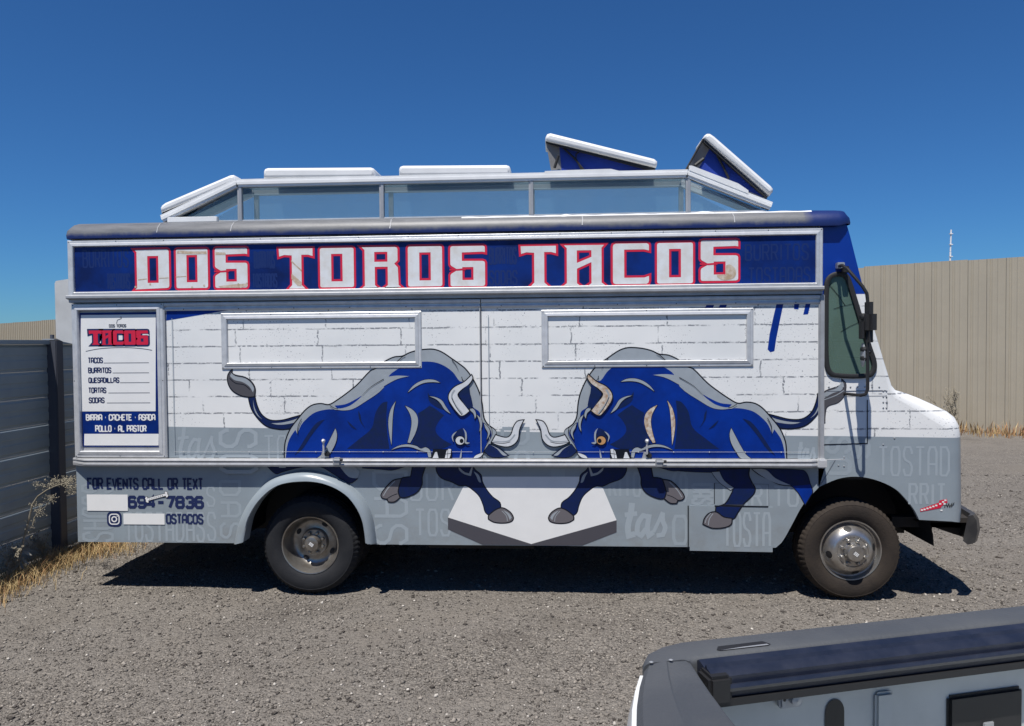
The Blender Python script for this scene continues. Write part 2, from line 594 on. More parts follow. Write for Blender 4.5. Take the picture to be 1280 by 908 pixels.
# one ground sheet: fine, gently uneven grid where the camera looks, coarse to the horizon
def hgt(x, y):
    return (.010*np.sin(x*2.1+.7*np.sin(y*1.7))*np.cos(y*2.6+x*.4) + .006*np.sin(x*6.3+y*3.1)*np.sin(y*7.7-x*2.2))
def build_ground():
    xs = np.concatenate([[-600, -150, -60, -20, -8], np.arange(-4, 11.01, .035), [14, 20, 35, 70, 150, 600]])
    ys = np.concatenate([[-600, -150, -40, -12], np.arange(-5.6, 2.6, .035), np.arange(2.8, 12, .3), [15, 22, 40, 80, 200, 900]])
    X, Y = np.meshgrid(xs, ys)
    inside = ((X > -3.9) & (X < 10.9) & (Y > -5.5) & (Y < 11))
    Zv = np.where(inside, hgt(X, Y)-.012, -.012)
    fine = inside & (Y < 2.55)
    Zv = Zv + np.where(fine, rng.normal(0, .0016, X.shape), 0)
    V = np.stack([X.ravel(), Y.ravel(), Zv.ravel()], 1)
    nx, ny = len(xs), len(ys)
    i = np.arange(ny-1)[:, None]*nx+np.arange(nx-1)[None, :]
    F = np.stack([i, i+1, i+nx+1, i+nx], -1).reshape(-1, 4)
    me = bpy.data.meshes.new('ground')
    me.vertices.add(len(V)); me.vertices.foreach_set('co', V.ravel())
    me.loops.add(F.size); me.loops.foreach_set('vertex_index', F.ravel().astype(np.int32))
    me.polygons.add(len(F)); me.polygons.foreach_set('loop_start', np.arange(0, F.size, 4, dtype=np.int32))
    me.update(calc_edges=True)
    me.polygons.foreach_set('use_smooth', np.ones(len(F), dtype=bool))
    me.materials.append(MATS['ground'])
    o = bpy.data.objects.new('ground', me)
    col.objects.link(o)
    return set_struct(o)
build_ground()

def build_stones(n=95000):
    # loose gravel, denser where the view is close
    u = rng.random(n)
    depth = 3.3*(3.2**u)                                   # distance from the camera foot
    half = depth*.74
    lat = (rng.random(n)*2-1)*half
    x = CAM[0]+_R[0]*lat-math.sin(YAW)*depth
    y = CAM[1]+_R[1]*lat+math.cos(YAW)*depth
    r = np.clip(rng.lognormal(math.log(.0036), .55, n), .0018, .015)*(1+.05*depth)
    base = np.array([[1, 0, 0], [0, 1, 0], [-1, 0, 0], [0, -1, 0], [0, 0, 1], [0, 0, -1]], float)
    V = base[None]*(1+.45*(rng.random((n, 6, 1))-.5))
    V = V+rng.normal(0, .16, (n, 6, 3))
    V[:, :, 2] *= .62
    a = rng.random(n)*6.28
    c, s_ = np.cos(a)[:, None], np.sin(a)[:, None]
    X = V[:, :, 0]*c-V[:, :, 1]*s_
    Yv = V[:, :, 0]*s_+V[:, :, 1]*c
    W = np.stack([X*r[:, None]+x[:, None], Yv*r[:, None]+y[:, None], V[:, :, 2]*r[:, None]+(hgt(x, y)-.012+r*.22)[:, None]], -1)
    tri = np.array([[0, 1, 4], [1, 2, 4], [2, 3, 4], [3, 0, 4], [1, 0, 5], [2, 1, 5], [3, 2, 5], [0, 3, 5]])
    F = (np.arange(n)[:, None, None]*6+tri[None]).reshape(-1, 3)
    t = rng.random(n)
    tone = np.where(t[:, None] < .50, np.array([.165, .149, .131]), np.where(t[:, None] < .8, np.array([.24, .216, .188]), np.where(t[:, None] < .972, np.array([.07, .061, .054]), np.array([.46, .43, .385]))))
    tone = tone*(.75+.5*rng.random((n, 1)))
    me = bpy.data.meshes.new('gravel')
    me.vertices.add(n*6); me.vertices.foreach_set('co', W.ravel())
    me.loops.add(F.size); me.loops.foreach_set('vertex_index', F.ravel().astype(np.int32))
    me.polygons.add(len(F)); me.polygons.foreach_set('loop_start', np.arange(0, F.size, 3, dtype=np.int32))
    me.update(calc_edges=True)
    at = me.attributes.new('tone', 'FLOAT_COLOR', 'POINT')
    cc = np.ones((n*6, 4)); cc[:, :3] = np.repeat(tone, 6, 0)
    at.data.foreach_set('color', cc.ravel())
    me.materials.append(MATS['stone'])
    o = bpy.data.objects.new('gravel', me)
    col.objects.link(o)
    o['kind'] = 'stuff'
    tag(o, 'loose grey and tan gravel scattered over the yard', 'gravel')
build_stones()

# ------------------------------------------------------------------ tan ribbed steel fence behind
def tan_fence():
    A, B = Vector((13.17, 9.96)), Vector((-31.9, 41.6))
    d = (B-A).normalized()
    nrm = Vector((-d.y, d.x))
    if nrm.dot(Vector((CAM[0], CAM[1]))-A) < 0:
        nrm = -nrm
    H = 3.58
    root = empty('corrugated_fence', (A.x, A.y, 0), 'tall tan vertical-ribbed steel fence standing behind the food truck', 'fence')
    pitch = 1.0
    start, end = -9, 60
    prof = []
    for k in range(3):                                     # three ribs and shallow swages to a sheet
        b = k/3
        prof += [(b+.0, 0), (b+.105, 0), (b+.118, .006), (b+.135, .006), (b+.148, 0), (b+.20, 0), (b+.213, .006), (b+.23, .006), (b+.243, 0), (b+.262, 0), (b+.275, .020), (b+.320, .020)]
    prof += [(1.0, 0), (1.012, .0)]
    mesh = None
    mb = MB()
    n = len(prof)
    vs = [(u, -w, z) for z in (0, H) for u, w in prof]
    fs = [(i, i+1, n+i+1, n+i) for i in range(n-1)]
    mb.add(vs, fs, 'tan_steel')
    ang = math.atan2(d.y, d.x)
    sgn = 1 if Vector((math.sin(ang), -math.cos(ang))).dot(nrm) > 0 else -1
    if sgn < 0:
        mb.v = [(v[0], -v[1], v[2]) for v in mb.v]
    me = None
    for i in range(start, end):
        if me is None:
            o = mb.build('sheet', root); me = o.data
            me2 = me.copy()
            for v in me2.vertices:
                if abs(v.co.y) > .015: v.co.y *= 3.2
        else:
            o = bpy.data.objects.new('sheet', me2 if i > 24 else me); col.objects.link(o); o.parent = root
            o.matrix_parent_inverse = parent_world(root).inverted()
        p = A+d*(i*pitch)+nrm*(.004*(i % 2))
        o.location = (p.x, p.y, random.uniform(-.025, .012))
        o.rotation_euler = (0, 0, ang+random.uniform(-.004, .004))
    for z in (.5, 1.9, 3.2):
        q = MB()
        a = A+d*start-nrm*.06; b = A+d*end-nrm*.06
        q.tube([(a.x, a.y, z), (b.x, b.y, z)], .035, 'tan_seam', 4)
        q.build('rail', root)
    for i in range(start, end, 3):
        q = MB()
        p = A+d*i-nrm*.13
        q.box((p.x-.04, p.y-.04, 0), (p.x+.04, p.y+.04, H-.06), 'tan_seam')
        q.build('post', root)
    return A, d, nrm
FA, FD, FN = tan_fence()

# ------------------------------------------------------------------ slate fence beside the truck (runs away along x = -0.91)
def slate_fence():
    FX, H = -.91, 1.99
    root = empty('panel_fence', (FX, .5, 0), 'low slate-grey fence of horizontal steel planks beside the truck rear', 'fence')
    bays = [(-6.6, -4.05), (-4.05, -1.5), (-1.5, 1.06), (1.06, 3.6), (3.6, 6.15), (6.15, 8.7), (8.7, 11.2)]
    nP = 8
    h = (H-.06)/nP
    for (y0, y1) in bays:
        mb = MB()
        ya, yb = y0+.05, y1-.05
        prof = [(0, 0), (0, .018), (.008, .03), (.008, .095), (.004, .105), (.004, .14), (.008, .15), (.008, h-.028), (0, h-.012), (0, h-.002)]
        n = len(prof)
        vs = [(FX-.02+w, y, z) for y in (ya, yb) for w, z in prof]
        mb.add(vs, [(i, n+i, n+i+1, i+1) for i in range(n-1)], 'slate_steel')
        first = None
        for k in range(nP):
            if first is None:
                o = mb.build('plank', root); first = o
            else:
                o = bpy.data.objects.new('plank', first.data); col.objects.link(o); o.parent = root
                o.matrix_parent_inverse = parent_world(root).inverted()
            o.location = (random.uniform(-.002, .002), 0, .02+k*h)
        q = MB()
        q.box((FX-.035, ya, H-.04), (FX+.02, yb, H), 'slate_steel', .004)
        q.build('top_rail', root)
    for y in [b[0] for b in bays]+[bays[-1][1]]:
        q = MB()
        q.box((FX-.05, y-.05, 0), (FX+.075, y+.05, H+.0), 'slate_post', .006)
        q.box((FX-.052, y-.053, H+.002), (FX+.06, y+.053, H+.012), 'galvanised')
        q.box((FX-.01, y-.01, H+.012), (FX+.015, y+.015, H+.05), 'slate_post')
        q.build('post', root, smooth=True)
slate_fence()

# ------------------------------------------------------------------ distant mast
def mast():
    dd = ray(1185, 287)
    p = CAM+dd*62
    b = MB()
    x, y, top = p[0], p[1], p[2]
    root = empty('antenna_mast', (x, y, 0), 'thin white segmented mast rising far behind the tan fence', 'mast')
    for i in range(6):
        z0, z1 = top*i/6, top*(i+1)/6
        r = .12-.012*i
        q = MB(); q.tube([(x-.25*(1-z0/top)+.25, y, z0), (x-.25*(1-z1/top)+.25, y, z1-.03)], r, 'far_white', 8)
        q.build('mast_section', root, smooth=True)
    for z in (top-.4, top-1.3, top-2.3):
        q = MB(); q.box((x+.13, y-.12, z), (x+.36, y+.1, z+.06), 'far_white'); q.build('bracket', root)
mast()

# ================================================================== FOOD TRUCK
truck = empty('food_truck', (3.3, 1.15, 0), 'white, grey and blue step van food truck wrapped with two charging bulls', 'food truck')
W = 2.30
PY, SK = 0.0, .02                     # plane of the serving hatches, plane of the skirt and cab side

def bar(path_px, w, y0, y1, mt, name, parent, Y=0.0, closed=False):
    pass
def rect(x0, y0, x1, y1, Y=0.0):
    """world X0, X1, Z0, Z1 for a pixel rectangle"""
    a = [S(x0, y0, Y), S(x0, y1, Y), S(x1, y0, Y), S(x1, y1, Y)]
    return (a[0][0]+a[1][0])/2, (a[2][0]+a[3][0])/2, (a[1][1]+a[3][1])/2, (a[0][1]+a[2][1])/2
def frame(x0, x1, z0, z1, w, yb, yf, mt, name, parent, screws=.37, lip=.35):
    """mitred aluminium moulding: four bars with a raised inner bead"""
    mb = MB()
    O = [(x0, z0), (x1, z0), (x1, z1), (x0, z1)]
    def ins(d): return [(x0+d, z0+d), (x1-d, z0+d), (x1-d, z1-d), (x0+d, z1-d)]
    prof = [(0, yb), (0, yf+.008), (.006, yf+.004), (w*.42, yf+.004), (w*.5, yf), (w*.86, yf-.004), (w*.95, yf), (w, yf+.008), (w, yb)]
    rings = [[(p[0], y, p[1]) for p in ins(d)] for d, y in prof]
    vs = [q for r in rings for q in r]
    fs = [(i*4+k, i*4+(k+1) % 4, (i+1)*4+(k+1) % 4, (i+1)*4+k) for i in range(len(prof)-1) for k in range(4)]
    mb.add(vs, fs, mt)
    d = w*.22
    pts = []
    L = x1-x0
    nx = max(2, int(L/screws)); nz = max(1, int((z1-z0)/screws))
    for i in range(nx+1):
        pts += [(x0+d+(L-2*d)*i/nx, z0+d), (x0+d+(L-2*d)*i/nx, z1-d)]
    for i in range(1, nz):
        pts += [(x0+d, z0+(z1-z0)*i/nz), (x1-d, z0+(z1-z0)*i/nz)]
    for (sx, sz) in pts:
        mb.lathe([(.0045, .003), (.004, -.001), (.0001, -.0018)], (sx, yf+.004, sz), 'black', 6)
    return mb.build(name, parent)

# ---- shell
mb = MB()
mb.box((.004, .03, 1.0), (5.668, .06, 2.76), 'wrap')                   # near wall backing
mb.box((.004, W-.06, 1.0), (5.668, W-.02, 2.76), 'wrap')               # far wall
mb.box((.0, .062, .40), (.03, W-.062, 2.76), 'wrap')                  # rear wall
mb.box((.03, .66, .47), (5.30, W-.66, .52), 'chassis')              # floor
for xa, xb in ((.03, 1.2), (2.48, 5.30)):
    mb.box((xa, .062, .47), (xb, .659, .52), 'chassis'); mb.box((xa, W-.659, .47), (xb, W-.062, .52), 'chassis')
mb.build('body_shell', truck)
mb = MB()
for yy in (.75, 1.45):
    mb.box((.15, yy-.05, .34), (6.6, yy+.05, .47), 'chassis')
for xx in (.6, 2.7, 3.6, 4.5):
    mb.box((xx, .3, .40), (xx+.08, 2.0, .468), 'chassis')
mb.tube([(1.845, .2, .37), (1.845, 2.1, .37)], .055, 'chassis', 10)
mb.lathe([(.001, -.14), (.12, -.12), (.17, 0), (.12, .12), (.001, .14)], (1.845, 1.15, .37), 'chassis', 16)
mb.tube([(5.93, .2, .36), (5.93, 2.1, .36)], .04, 'chassis', 8)
mb.box((2.7, .25, .30), (3.6, .75, .469), 'chassis', .03)
mb.tube([(2.0, 1.7, .36), (5.2, 1.7, .36)], .03, 'chassis', 8)
mb.build('chassis', truck)

# ---- skirt with the rear wheel arch
lip_px = [(304, 678), (307, 662), (310.7, 647.7), (324, 626), (346, 608), (374, 602.8), (403, 605), (429, 617), (444.5, 634.5), (453, 654), (456.5, 679)]
out_px = [(294, 679), (297, 663), (302, 647.7), (313, 626), (335, 601.7), (361, 590.7), (385, 587.4), (411.6, 593), (438, 606), (455.5, 623.6), (466.4, 647.7), (471, 678.4)]
hole = smooth(pxl([(302, 678), (305, 660), (309, 646), (322, 624), (345, 606), (374, 600), (404, 603), (431, 615), (447, 633), (455.5, 653), (459, 678.5)], SK), 4, False)
farch = smooth(pxl([(968, 690), (980, 674), (990, 656), (1004, 631), (1024, 609)], SK), 4, False)
ZB = .398
sk = [(0.0, 1.03), (0.0, ZB), (hole[0][0], ZB)]+[p for p in hole if p[1] > ZB+.004]+[(hole[-1][0], ZB), (farch[0][0]+.01, ZB)]
sk += [p for p in farch if p[1] > ZB+.01]+[S(1031, 585, SK), (S(1031, 585, SK)[0], 1.03)]
mb = MB()
mb.slab([sk], SK, SK+.025, 'wrap')
skirt = mb.build('skirt_panel', truck)
far = MB(); far.slab([sk], W-SK-.025, W-SK, 'wrap'); far.build('skirt_panel', truck)

def flare(mir=False):
    mb = MB()
    a = smooth(out_px, 3, False); b = smooth(lip_px, 3, False)
    n = min(len(a), len(b))
    def res(p, n):
        P = [Vector(q) for q in p]
        L = [0]
        for i in range(1, len(P)):
            L.append(L[-1]+(P[i]-P[i-1]).length)
        o = []
        for k in range(n):
            t = L[-1]*k/(n-1)
            i = max(j for j in range(len(L)) if L[j] <= t+1e-9); i = min(i, len(P)-2)
            f_ = (t-L[i])/max(1e-9, L[i+1]-L[i])
            o.append(tuple(P[i].lerp(P[i+1], min(1, f_))))
        return o
    n = 40
    a, b = res(a, n), res(b, n)
    rows = []
    for k in range(n):
        A0 = S(a[k][0], a[k][1], SK); B0 = S(b[k][0], b[k][1], -.075)
        row = []
        for t, y in ((0, SK), (.03, SK-.012), (.10, SK-.045), (.35, -.062), (.7, -.073), (.93, -.078), (1, -.073), (1.0, -.055), (.97, .05)):
            row.append((A0[0]+(B0[0]-A0[0])*t, (W-y) if mir else y, A0[1]+(B0[1]-A0[1])*t))
        rows.append(row)
    m_ = len(rows[0])
    mb.add([p for r in rows for p in r], [(i*m_+j, i*m_+j+1, (i+1)*m_+j+1, (i+1)*m_+j) for i in range(n-1) for j in range(m_-1)], 'wrap')
    mb.build('fender_flare', truck, True, 50)
flare(); flare(True)

# ---- inner wheel housings
for cx in (1.845, 5.93):
    for (ya, yb) in ((.05, .62), (W-.62, W-.05)):
        mb = MB()
        n = 20
        vs, fs = [], []
        for k in range(n+1):
            a = math.pi*k/n
            for y in (ya, yb):
                vs.append((cx+.585*math.cos(a), y, .41+.555*math.sin(a)))
        fs = [(2*k, 2*k+1, 2*k+3, 2*k+2) for k in range(n)]
        mb.add(vs, fs, 'black')
        inner = yb if ya < 1 else ya
        mb.add([(cx+.585*math.cos(math.pi*k/n), inner, .41+.555*math.sin(math.pi*k/n)) for k in range(n+1)], [tuple(range(n+1))], 'black')
        mb.build('wheel_housing', truck)

# ---- cab: rounded nose and side panels
YO = .12
O = [S(x, y, YO) for x, y in [(1049, 268), (1052, 280), (1057, 297), (1066, 333), (1076, 372), (1088, 415), (1100, 454), (1109, 481), (1115, 487), (1129, 491), (1146, 497), (1165, 505), (1183, 513.5), (1193, 521), (1198.5, 531), (1200.5, 546), (1201, 600), (1200.5, 638), (1198, 651)]]
Rr = [.02, .02, .02, .02, .02, .025, .03, .04, .06, .08, .10, .12, .13, .13, .13, .13, .13, .12, .10]
def norm_in(i):
    a = Vector(O[max(0, i-1)]); b = Vector(O[min(len(O)-1, i+1)])
    t = (b-a).normalized()
    return Vector((t.y, -t.x)) if Vector((t.y, -t.x)).dot(Vector((5.9, 1.0))-Vector(O[i])) > 0 else Vector((-t.y, t.x))
NI = [norm_in(i) for i in range(len(O))]
def section(phi):
    pts = []
    for i, o in enumerate(O):
        r = Rr[i]
        p = Vector(o)+NI[i]*r*(1-math.sin(phi))
        pts.append((p.x, SK+r*(1-math.cos(phi)), p.y))
    return pts
secs = [section(math.radians(a)) for a in (0, 15, 30, 45, 60, 75, 90)]
def mirror_sec(s_): return [(p[0], W-p[1], p[2]) for p in s_]
allsec = secs+[mirror_sec(s_) for s_ in reversed(secs)]
mb = MB()
n = len(O)
mb.add([p for s_ in allsec for p in s_], [(i*n+j, (i+1)*n+j, (i+1)*n+j+1, i*n+j+1) for i in range(len(allsec)-1) for j in range(n-1)], 'wrap')
cab_nose = mb.build('cab_nose', truck, True, 50)
inset = [(p[0], p[2]) for p in secs[0]]
arch2 = smooth(pxl([(1024, 609), (1047, 599), (1070, 596), (1094, 600), (1118.6, 611), (1133, 625), (1143, 638), (1149, 650)], SK), 4, False)
win_px = [(1029.5, 449), (1029.3, 400), (1030, 356), (1033, 347), (1041, 341), (1054, 340), (1060, 344), (1064, 352), (1071, 374), (1080, 404), (1089, 433), (1095, 452), (1094.5, 464), (1087, 472), (1043, 472), (1033.5, 466)]
win_o = smooth(pxl(win_px, SK), 4)
xl = 5.672
side = [(xl, 2.80), (xl, S(1026, 606, SK)[1])]+arch2+list(reversed([p for p in inset]))
wh = offset(win_o, -.012)
mb = MB(); mb.slab([side, wh], SK, SK+.03, 'wrap'); cab_side = mb.build('cab_side', truck)
mb = MB(); mb.slab([side, wh], W-SK-.03, W-SK, 'wrap'); mb.build('cab_side', truck)

# window rubber and glass, on both sides
for sy, s_ in ((SK, 1), (W-SK, -1)):
    mb = MB()
    a, b2, c2 = win_o, offset(win_o, -.014), offset(win_o, -.034)
    n = len(a)
    rings = [(a, 0.0), (a, -.012), (b2, -.02), (c2, -.012), (c2, .015)]
    vs = [(p[0], sy+s_*d, p[1]) for lp, d in rings for p in lp]
    mb.add(vs, [(i*n+k, i*n+(k+1) % n, (i+1)*n+(k+1) % n, (i+1)*n+k) for i in range(len(rings)-1) for k in range(n)], 'rubber')
    g = MB(); g.sheet([offset(win_o, -.03)], sy+s_*.004, 'glass_green')
    win = g.build('cab_window', truck)
    mb.build('window_seal', win, True, 60)
    if s_ == 1:
        g = MB()
        for pts in ([(1029, 349), (1040, 360), (1050, 372), (1056.5, 382)], [(1042, 386.5), (1055, 382.5), (1068, 379.5)], [(1051, 415), (1063, 408), (1076, 402)]):
            g.ribbon(pxl(pts, sy), .0035, sy+.001, 'ink')
        g.build('crack', win)
        g = MB()
        pts = pxl([(1031, 402), (1033, 402), (1052, 468), (1044, 470)], sy+.05)
        g.slab([pts], sy+.04, sy+.07, 'rubber'); g.build('quarter_bar', win)
# windscreen and cab interior
mb = MB()
i0, i1 = 2, 7
pa, pb = Vector(O[i0]), Vector(O[i1])
nrm = Vector((pb.y-pa.y, -(pb.x-pa.x))).normalized()*-1
if nrm.x < 0: nrm = -nrm
pa2, pb2 = pa.lerp(pb, .06)+nrm*.006, pa.lerp(pb, .94)+nrm*.006
for (ya, yb) in ((.16, 1.12), (1.18, W-.16)):
    g = MB()
    g.add([(pa2.x, ya, pa2.y), (pa2.x, yb, pa2.y), (pb2.x, yb, pb2.y), (pb2.x, ya, pb2.y)], [(0, 1, 2, 3)], 'glass_clear')
    ws = g.build('windscreen', truck)
    q = MB()
    q.tube([(pa2.x, ya, pa2.y), (pa2.x, yb, pa2.y), (pb2.x, yb, pb2.y), (pb2.x, ya, pb2.y), (pa2.x, ya, pa2.y)], .014, 'rubber', 6)
    q.build('window_seal', ws)
mb = MB()
mb.box((5.70, .06, .90), (6.15, W-.06, .96), 'chassis')
mb.box((5.95, .2, 1.15), (6.12, W-.2, 1.45), 'seat', .03)
mb.build('dashboard', truck)
for yy in (.35, 1.55):
    mb = MB()
    mb.box((5.42, yy, .97), (5.80, yy+.45, 1.12), 'seat', .03)
    mb.box((5.36, yy, 1.10), (5.48, yy+.45, 1.62), 'seat', .04)
    mb.build('seat', truck)
mb = MB()
cc = Vector((5.86, .6, 1.46))
ring = [cc+Vector((.11*math.cos(a), .19*math.sin(a), .15*math.cos(a))) for a in [2*math.pi*k/20 for k in range(21)]]
mb.tube(ring, .012, 'rubber', 6, False)
mb.tube([cc, cc+Vector((.14, 0, -.2))], .02, 'rubber', 6)
mb.build('steering_wheel', truck)

# cab seam lines and rivets
mb = MB()
def strip_px(mb, pts, w, Y, y, mt):
    mb.ribbon(pxl(pts, Y), w, y, mt)
strip_px(mb, [(1034, 489.5), (1108, 488.5)], .006, SK, SK-.002, 'print_grey')
strip_px(mb, [(1031, 496), (1108, 495)], .003, SK, SK-.002, 'print_grey')
strip_px(mb, [(1030, 556), (1084, 554.5), (1084, 500)], .007, SK, SK-.0025, 'ink')
strip_px(mb, [(1030, 575), (1056, 574)], .004, SK, SK-.002, 'print_white')
strip_px(mb, [(1044, 575.5), (1033, 594), (1025, 607)], .004, SK, SK-.002, 'print_grey')
mb.build('door_seam', cab_side)
mb = MB()
riv = [(1055, 572), (1055, 583), (1048, 582)]+[(1108, 489+7*i) for i in range(4)]+[(1104, 489+7*i) for i in range(4)]+[(1036+9*i, 484) for i in range(8)]+[(1118, 548), (1104, 556)]
for (x, y) in riv:
    X, Z = S(x, y, SK)
    mb.lathe([(.007, .002), (.006, -.003), (.0001, -.005)], (X, SK, Z), 'galvanised', 8)
mb.build('rivet', cab_side)
for (x, y) in ((1029, 532), (1030.5, 537)):
    pass

# front bumper
mb = MB()
prof = [(6.835, .45), (6.87, .42), (6.92, .435), (6.94, .52), (6.93, .60), (6.905, .64), (6.87, .635)]
ys = [.06, .12, .4, 1.15, 1.9, 2.18, 2.24]
dx = [-.11, -.06, -.01, .02, -.01, -.06, -.11]
n = len(prof)
mb.add([(p[0]+d, y, p[1]) for y, d in zip(ys, dx) for p in prof], [(i*n+k, i*n+(k+1) % n, (i+1)*n+(k+1) % n, (i+1)*n+k) for i in range(len(ys)-1) for k in range(n)]+[tuple(range(n)), tuple(range((len(ys)-1)*n, len(ys)*n))], 'bumper_dark')
fb = mb.build('front_bumper', truck, True, 40)
for yy in (.25, 1.75):
    mb = MB()
    mb.add([(6.55, yy, .58), (6.82, yy, .62), (6.82, yy, .43), (6.70, yy, .47), (6.45, yy, .56)], [(0, 1, 2, 3, 4)], 'chassis')
    mb.box((6.3, yy, .5), (6.82, yy+.1, .58), 'chassis')
    mb.build('bumper_bracket', fb)
mb = MB(); mb.box((6.50, .14, .565), (6.86, W-.14, .60), 'chassis'); mb.build('valance', fb)
mb = MB(); mb.tube([(6.62, .3, .5), (6.60, .28, .46), (6.56, .26, .43), (6.55, .26, .405)], .008, 'black', 6); mb.build('loose_wire', fb)
for yy in (.32, W-.32):                                # headlamps and grille on the nose (seen from the front only)
    mb = MB()
    for k in range(1):
        ring = [(6.70, yy+.1*math.cos(a), .95+.1*math.sin(a)) for a in [2*math.pi*k/18 for k in range(18)]]
        mb.add(ring+[(6.715, yy, .95)], [(k, (k+1) % 18, 18) for k in range(18)], 'steel')
    mb.build('headlight', truck)
for k in range(6):
    mb = MB(); mb.box((6.69, .55, .80+.06*k), (6.712, W-.55, .825+.06*k), 'black'); mb.build('grille_slat', truck)

# ---- roof
prof = [(-.03, 2.757), (-.036, 2.79), (-.022, 2.832), (.015, 2.866), (.08, 2.887), (.22, 2.899), (.7, 2.915), (1.15, 2.925)]
prof = prof+[(W-y, z) for y, z in reversed(prof[:-1])]
secx = [(-.014, .55, .03), (-.004, .82, .01), (.035, 1, 0), (1.9, 1, 0), (3.8, 1, 0), (5.66, 1, 0), (5.80, .98, .0), (5.855, .86, .02), (5.89, .62, .05), (5.90, .40, .07)]
n = len(prof)
mb = MB()
vs = []
for (x, s_, ins) in secx:
    for (y, z) in prof:
        yy = y+ins if y < W/2 else y-ins
        dz = .016 if x > 5.82 else 0
        vs.append((x, yy, 2.757+dz+(z-2.757)*s_))
mb.add(vs, [(i*n+k, i*n+k+1, (i+1)*n+k+1, (i+1)*n+k) for i in range(len(secx)-1) for k in range(n-1)], 'roof')
mb.add(vs[:n], [tuple(range(n))], 'roof'); mb.add(vs[-n:], [tuple(range(n))], 'roof')
mb.add([(0, 0, 2.758), (5.8, 0, 2.758), (5.8, W, 2.758), (0, W, 2.758)], [(0, 1, 2, 3)], 'blue_vinyl')
roof = mb.build('roof', truck, True, 60)
for x in (.72, 1.30, 2.52, 3.95, 5.05):                       # lapped seams of the roof skin
    mb = MB()
    pts = [(x+random.uniform(-.004, .004), y-.002 if y < .1 else y, z+.002) for y, z in prof[1:7]]
    vs = [(p[0]+d, p[1], p[2]) for p in pts for d in (-.003, .003)]
    mb.add(vs, [(2*i, 2*i+1, 2*i+3, 2*i+2) for i in range(len(pts)-1)], 'aluminium_dull')
    mb.build('roof_seam', roof)
# bright flashing along the roof edge, ragged bits of sealant
mb = MB()
xs = np.linspace(3.05, 5.62, 60)
vs = []
for i, x in enumerate(xs):
    h = .004+.002*math.sin(i*1.3)+(.010 if i in (18, 41, 42) else 0)
    vs += [(x, .02, 2.868), (x, .03, 2.874+h), (x, .10, 2.885+h)]
mb.add(vs, [(3*i+k, 3*i+3+k, 3*i+4+k, 3*i+1+k) for i in range(len(xs)-1) for k in (0, 1)], 'white_paint')
mb.build('flashing', roof)
mb = MB(); mb.box((.72, .12, 2.893), (1.12, .16, 2.935), 'white_paint', .004); mb.build('flashing', roof)
mb = MB(); mb.box((.44, .5, 2.90), (.66, .9, 2.945), 'black', .01); mb.build('roof_pad', roof)

# ---- header sign
hx0, hx1, hz1, hz0 = .0, 5.685, 2.744, 2.326
mb = MB(); mb.box((hx0+.03, -.0125, hz0+.02), (hx1-.03, .028, hz1-.02), 'blue_vinyl')
header = mb.build('header_sign', truck)
frame(hx0, hx1, hz0-.027, hz1, .05, .028, -.028, 'aluminium', 'sign_frame', header)
mb = MB()                                               # drip ledge under the sign
prof = [(.028, 2.322), (-.05, 2.322), (-.056, 2.316), (-.056, 2.300), (-.05, 2.295), (-.022, 2.288), (-.022, 2.268), (.028, 2.262)]
mb.add([(x, y, z) for x in (hx0, hx1) for y, z in prof], [(i, i+1, 8+i+1, 8+i) for i in range(7)]+[tuple(range(8)), tuple(range(8, 16))], 'aluminium_dull')
mb.build('drip_ledge', truck)
# ---- serving hatches and trims
dz0, dz1 = 1.065, 2.258
seamx = S(602, 480, 0)[0]
lx = S(209, 480, 0)[0]
for a, b in ((lx, seamx-.004), (seamx+.004, 5.668)):
    mb = MB(); mb.box((a, 0, dz0), (b, .028, dz1), 'wrap')
    h = mb.build('serving_hatch', truck)
    q = MB()                                              # top rail: two beads
    z = dz1
    prof = [(.0, z-.062), (-.012, z-.062), (-.016, z-.050), (-.012, z-.040), (-.005, z-.038), (-.005, z-.030), (-.018, z-.024), (-.020, z-.008), (-.016, z), (.0, z)]
    q.add([(x, y, zz) for x in (a, b) for y, zz in prof], [(i, i+1, 10+i+1, 10+i) for i in range(9)]+[tuple(range(10)), tuple(range(10, 20))], 'aluminium')
    k = a+.15
    while k < b:
        q.lathe([(.0045, .003), (.004, -.001), (.0001, -.0018)], (k, -.017, z-.05), 'black', 6); k += .43
    q.build('top_rail', h)
    q = MB(); q.box((b-.007, -.011, dz0), (b, -.0001, dz1-.064), 'aluminium_dull'); q.build('edge_strip', h)
    # thin fold line of the drop shelf
    q = MB()
    q.box((a+.05, -.0095, 1.112), (b-.07, -.0085, 1.1145), 'aluminium')
    q.box((a+.05, -.0085, 1.10), (a+.054, -.0075, 2.14), 'ghost')
    for i in range(int((b-a)/.26)):
        q.lathe([(.005, .002), (.004, -.002), (.0001, -.003)], (a+.12+.26*i, -.0085, 1.112), 'aluminium', 6)
    q.build('shelf_fold', h)
for r in ((277, 390.5, 527, 461), (677, 386.5, 941.5, 459)):
    x0, x1, z0, z1 = rect(*r)
    frame(x0, x1, z0, z1, .050, -.002, -.013, 'aluminium', 'window_frame', truck, .36)
# post between cab and hatch
mb = MB(); mb.box((5.669, -.022, 1.06), (5.700, SK-.001, 2.262), 'aluminium_dull', .004); mb.build('side_post', truck)
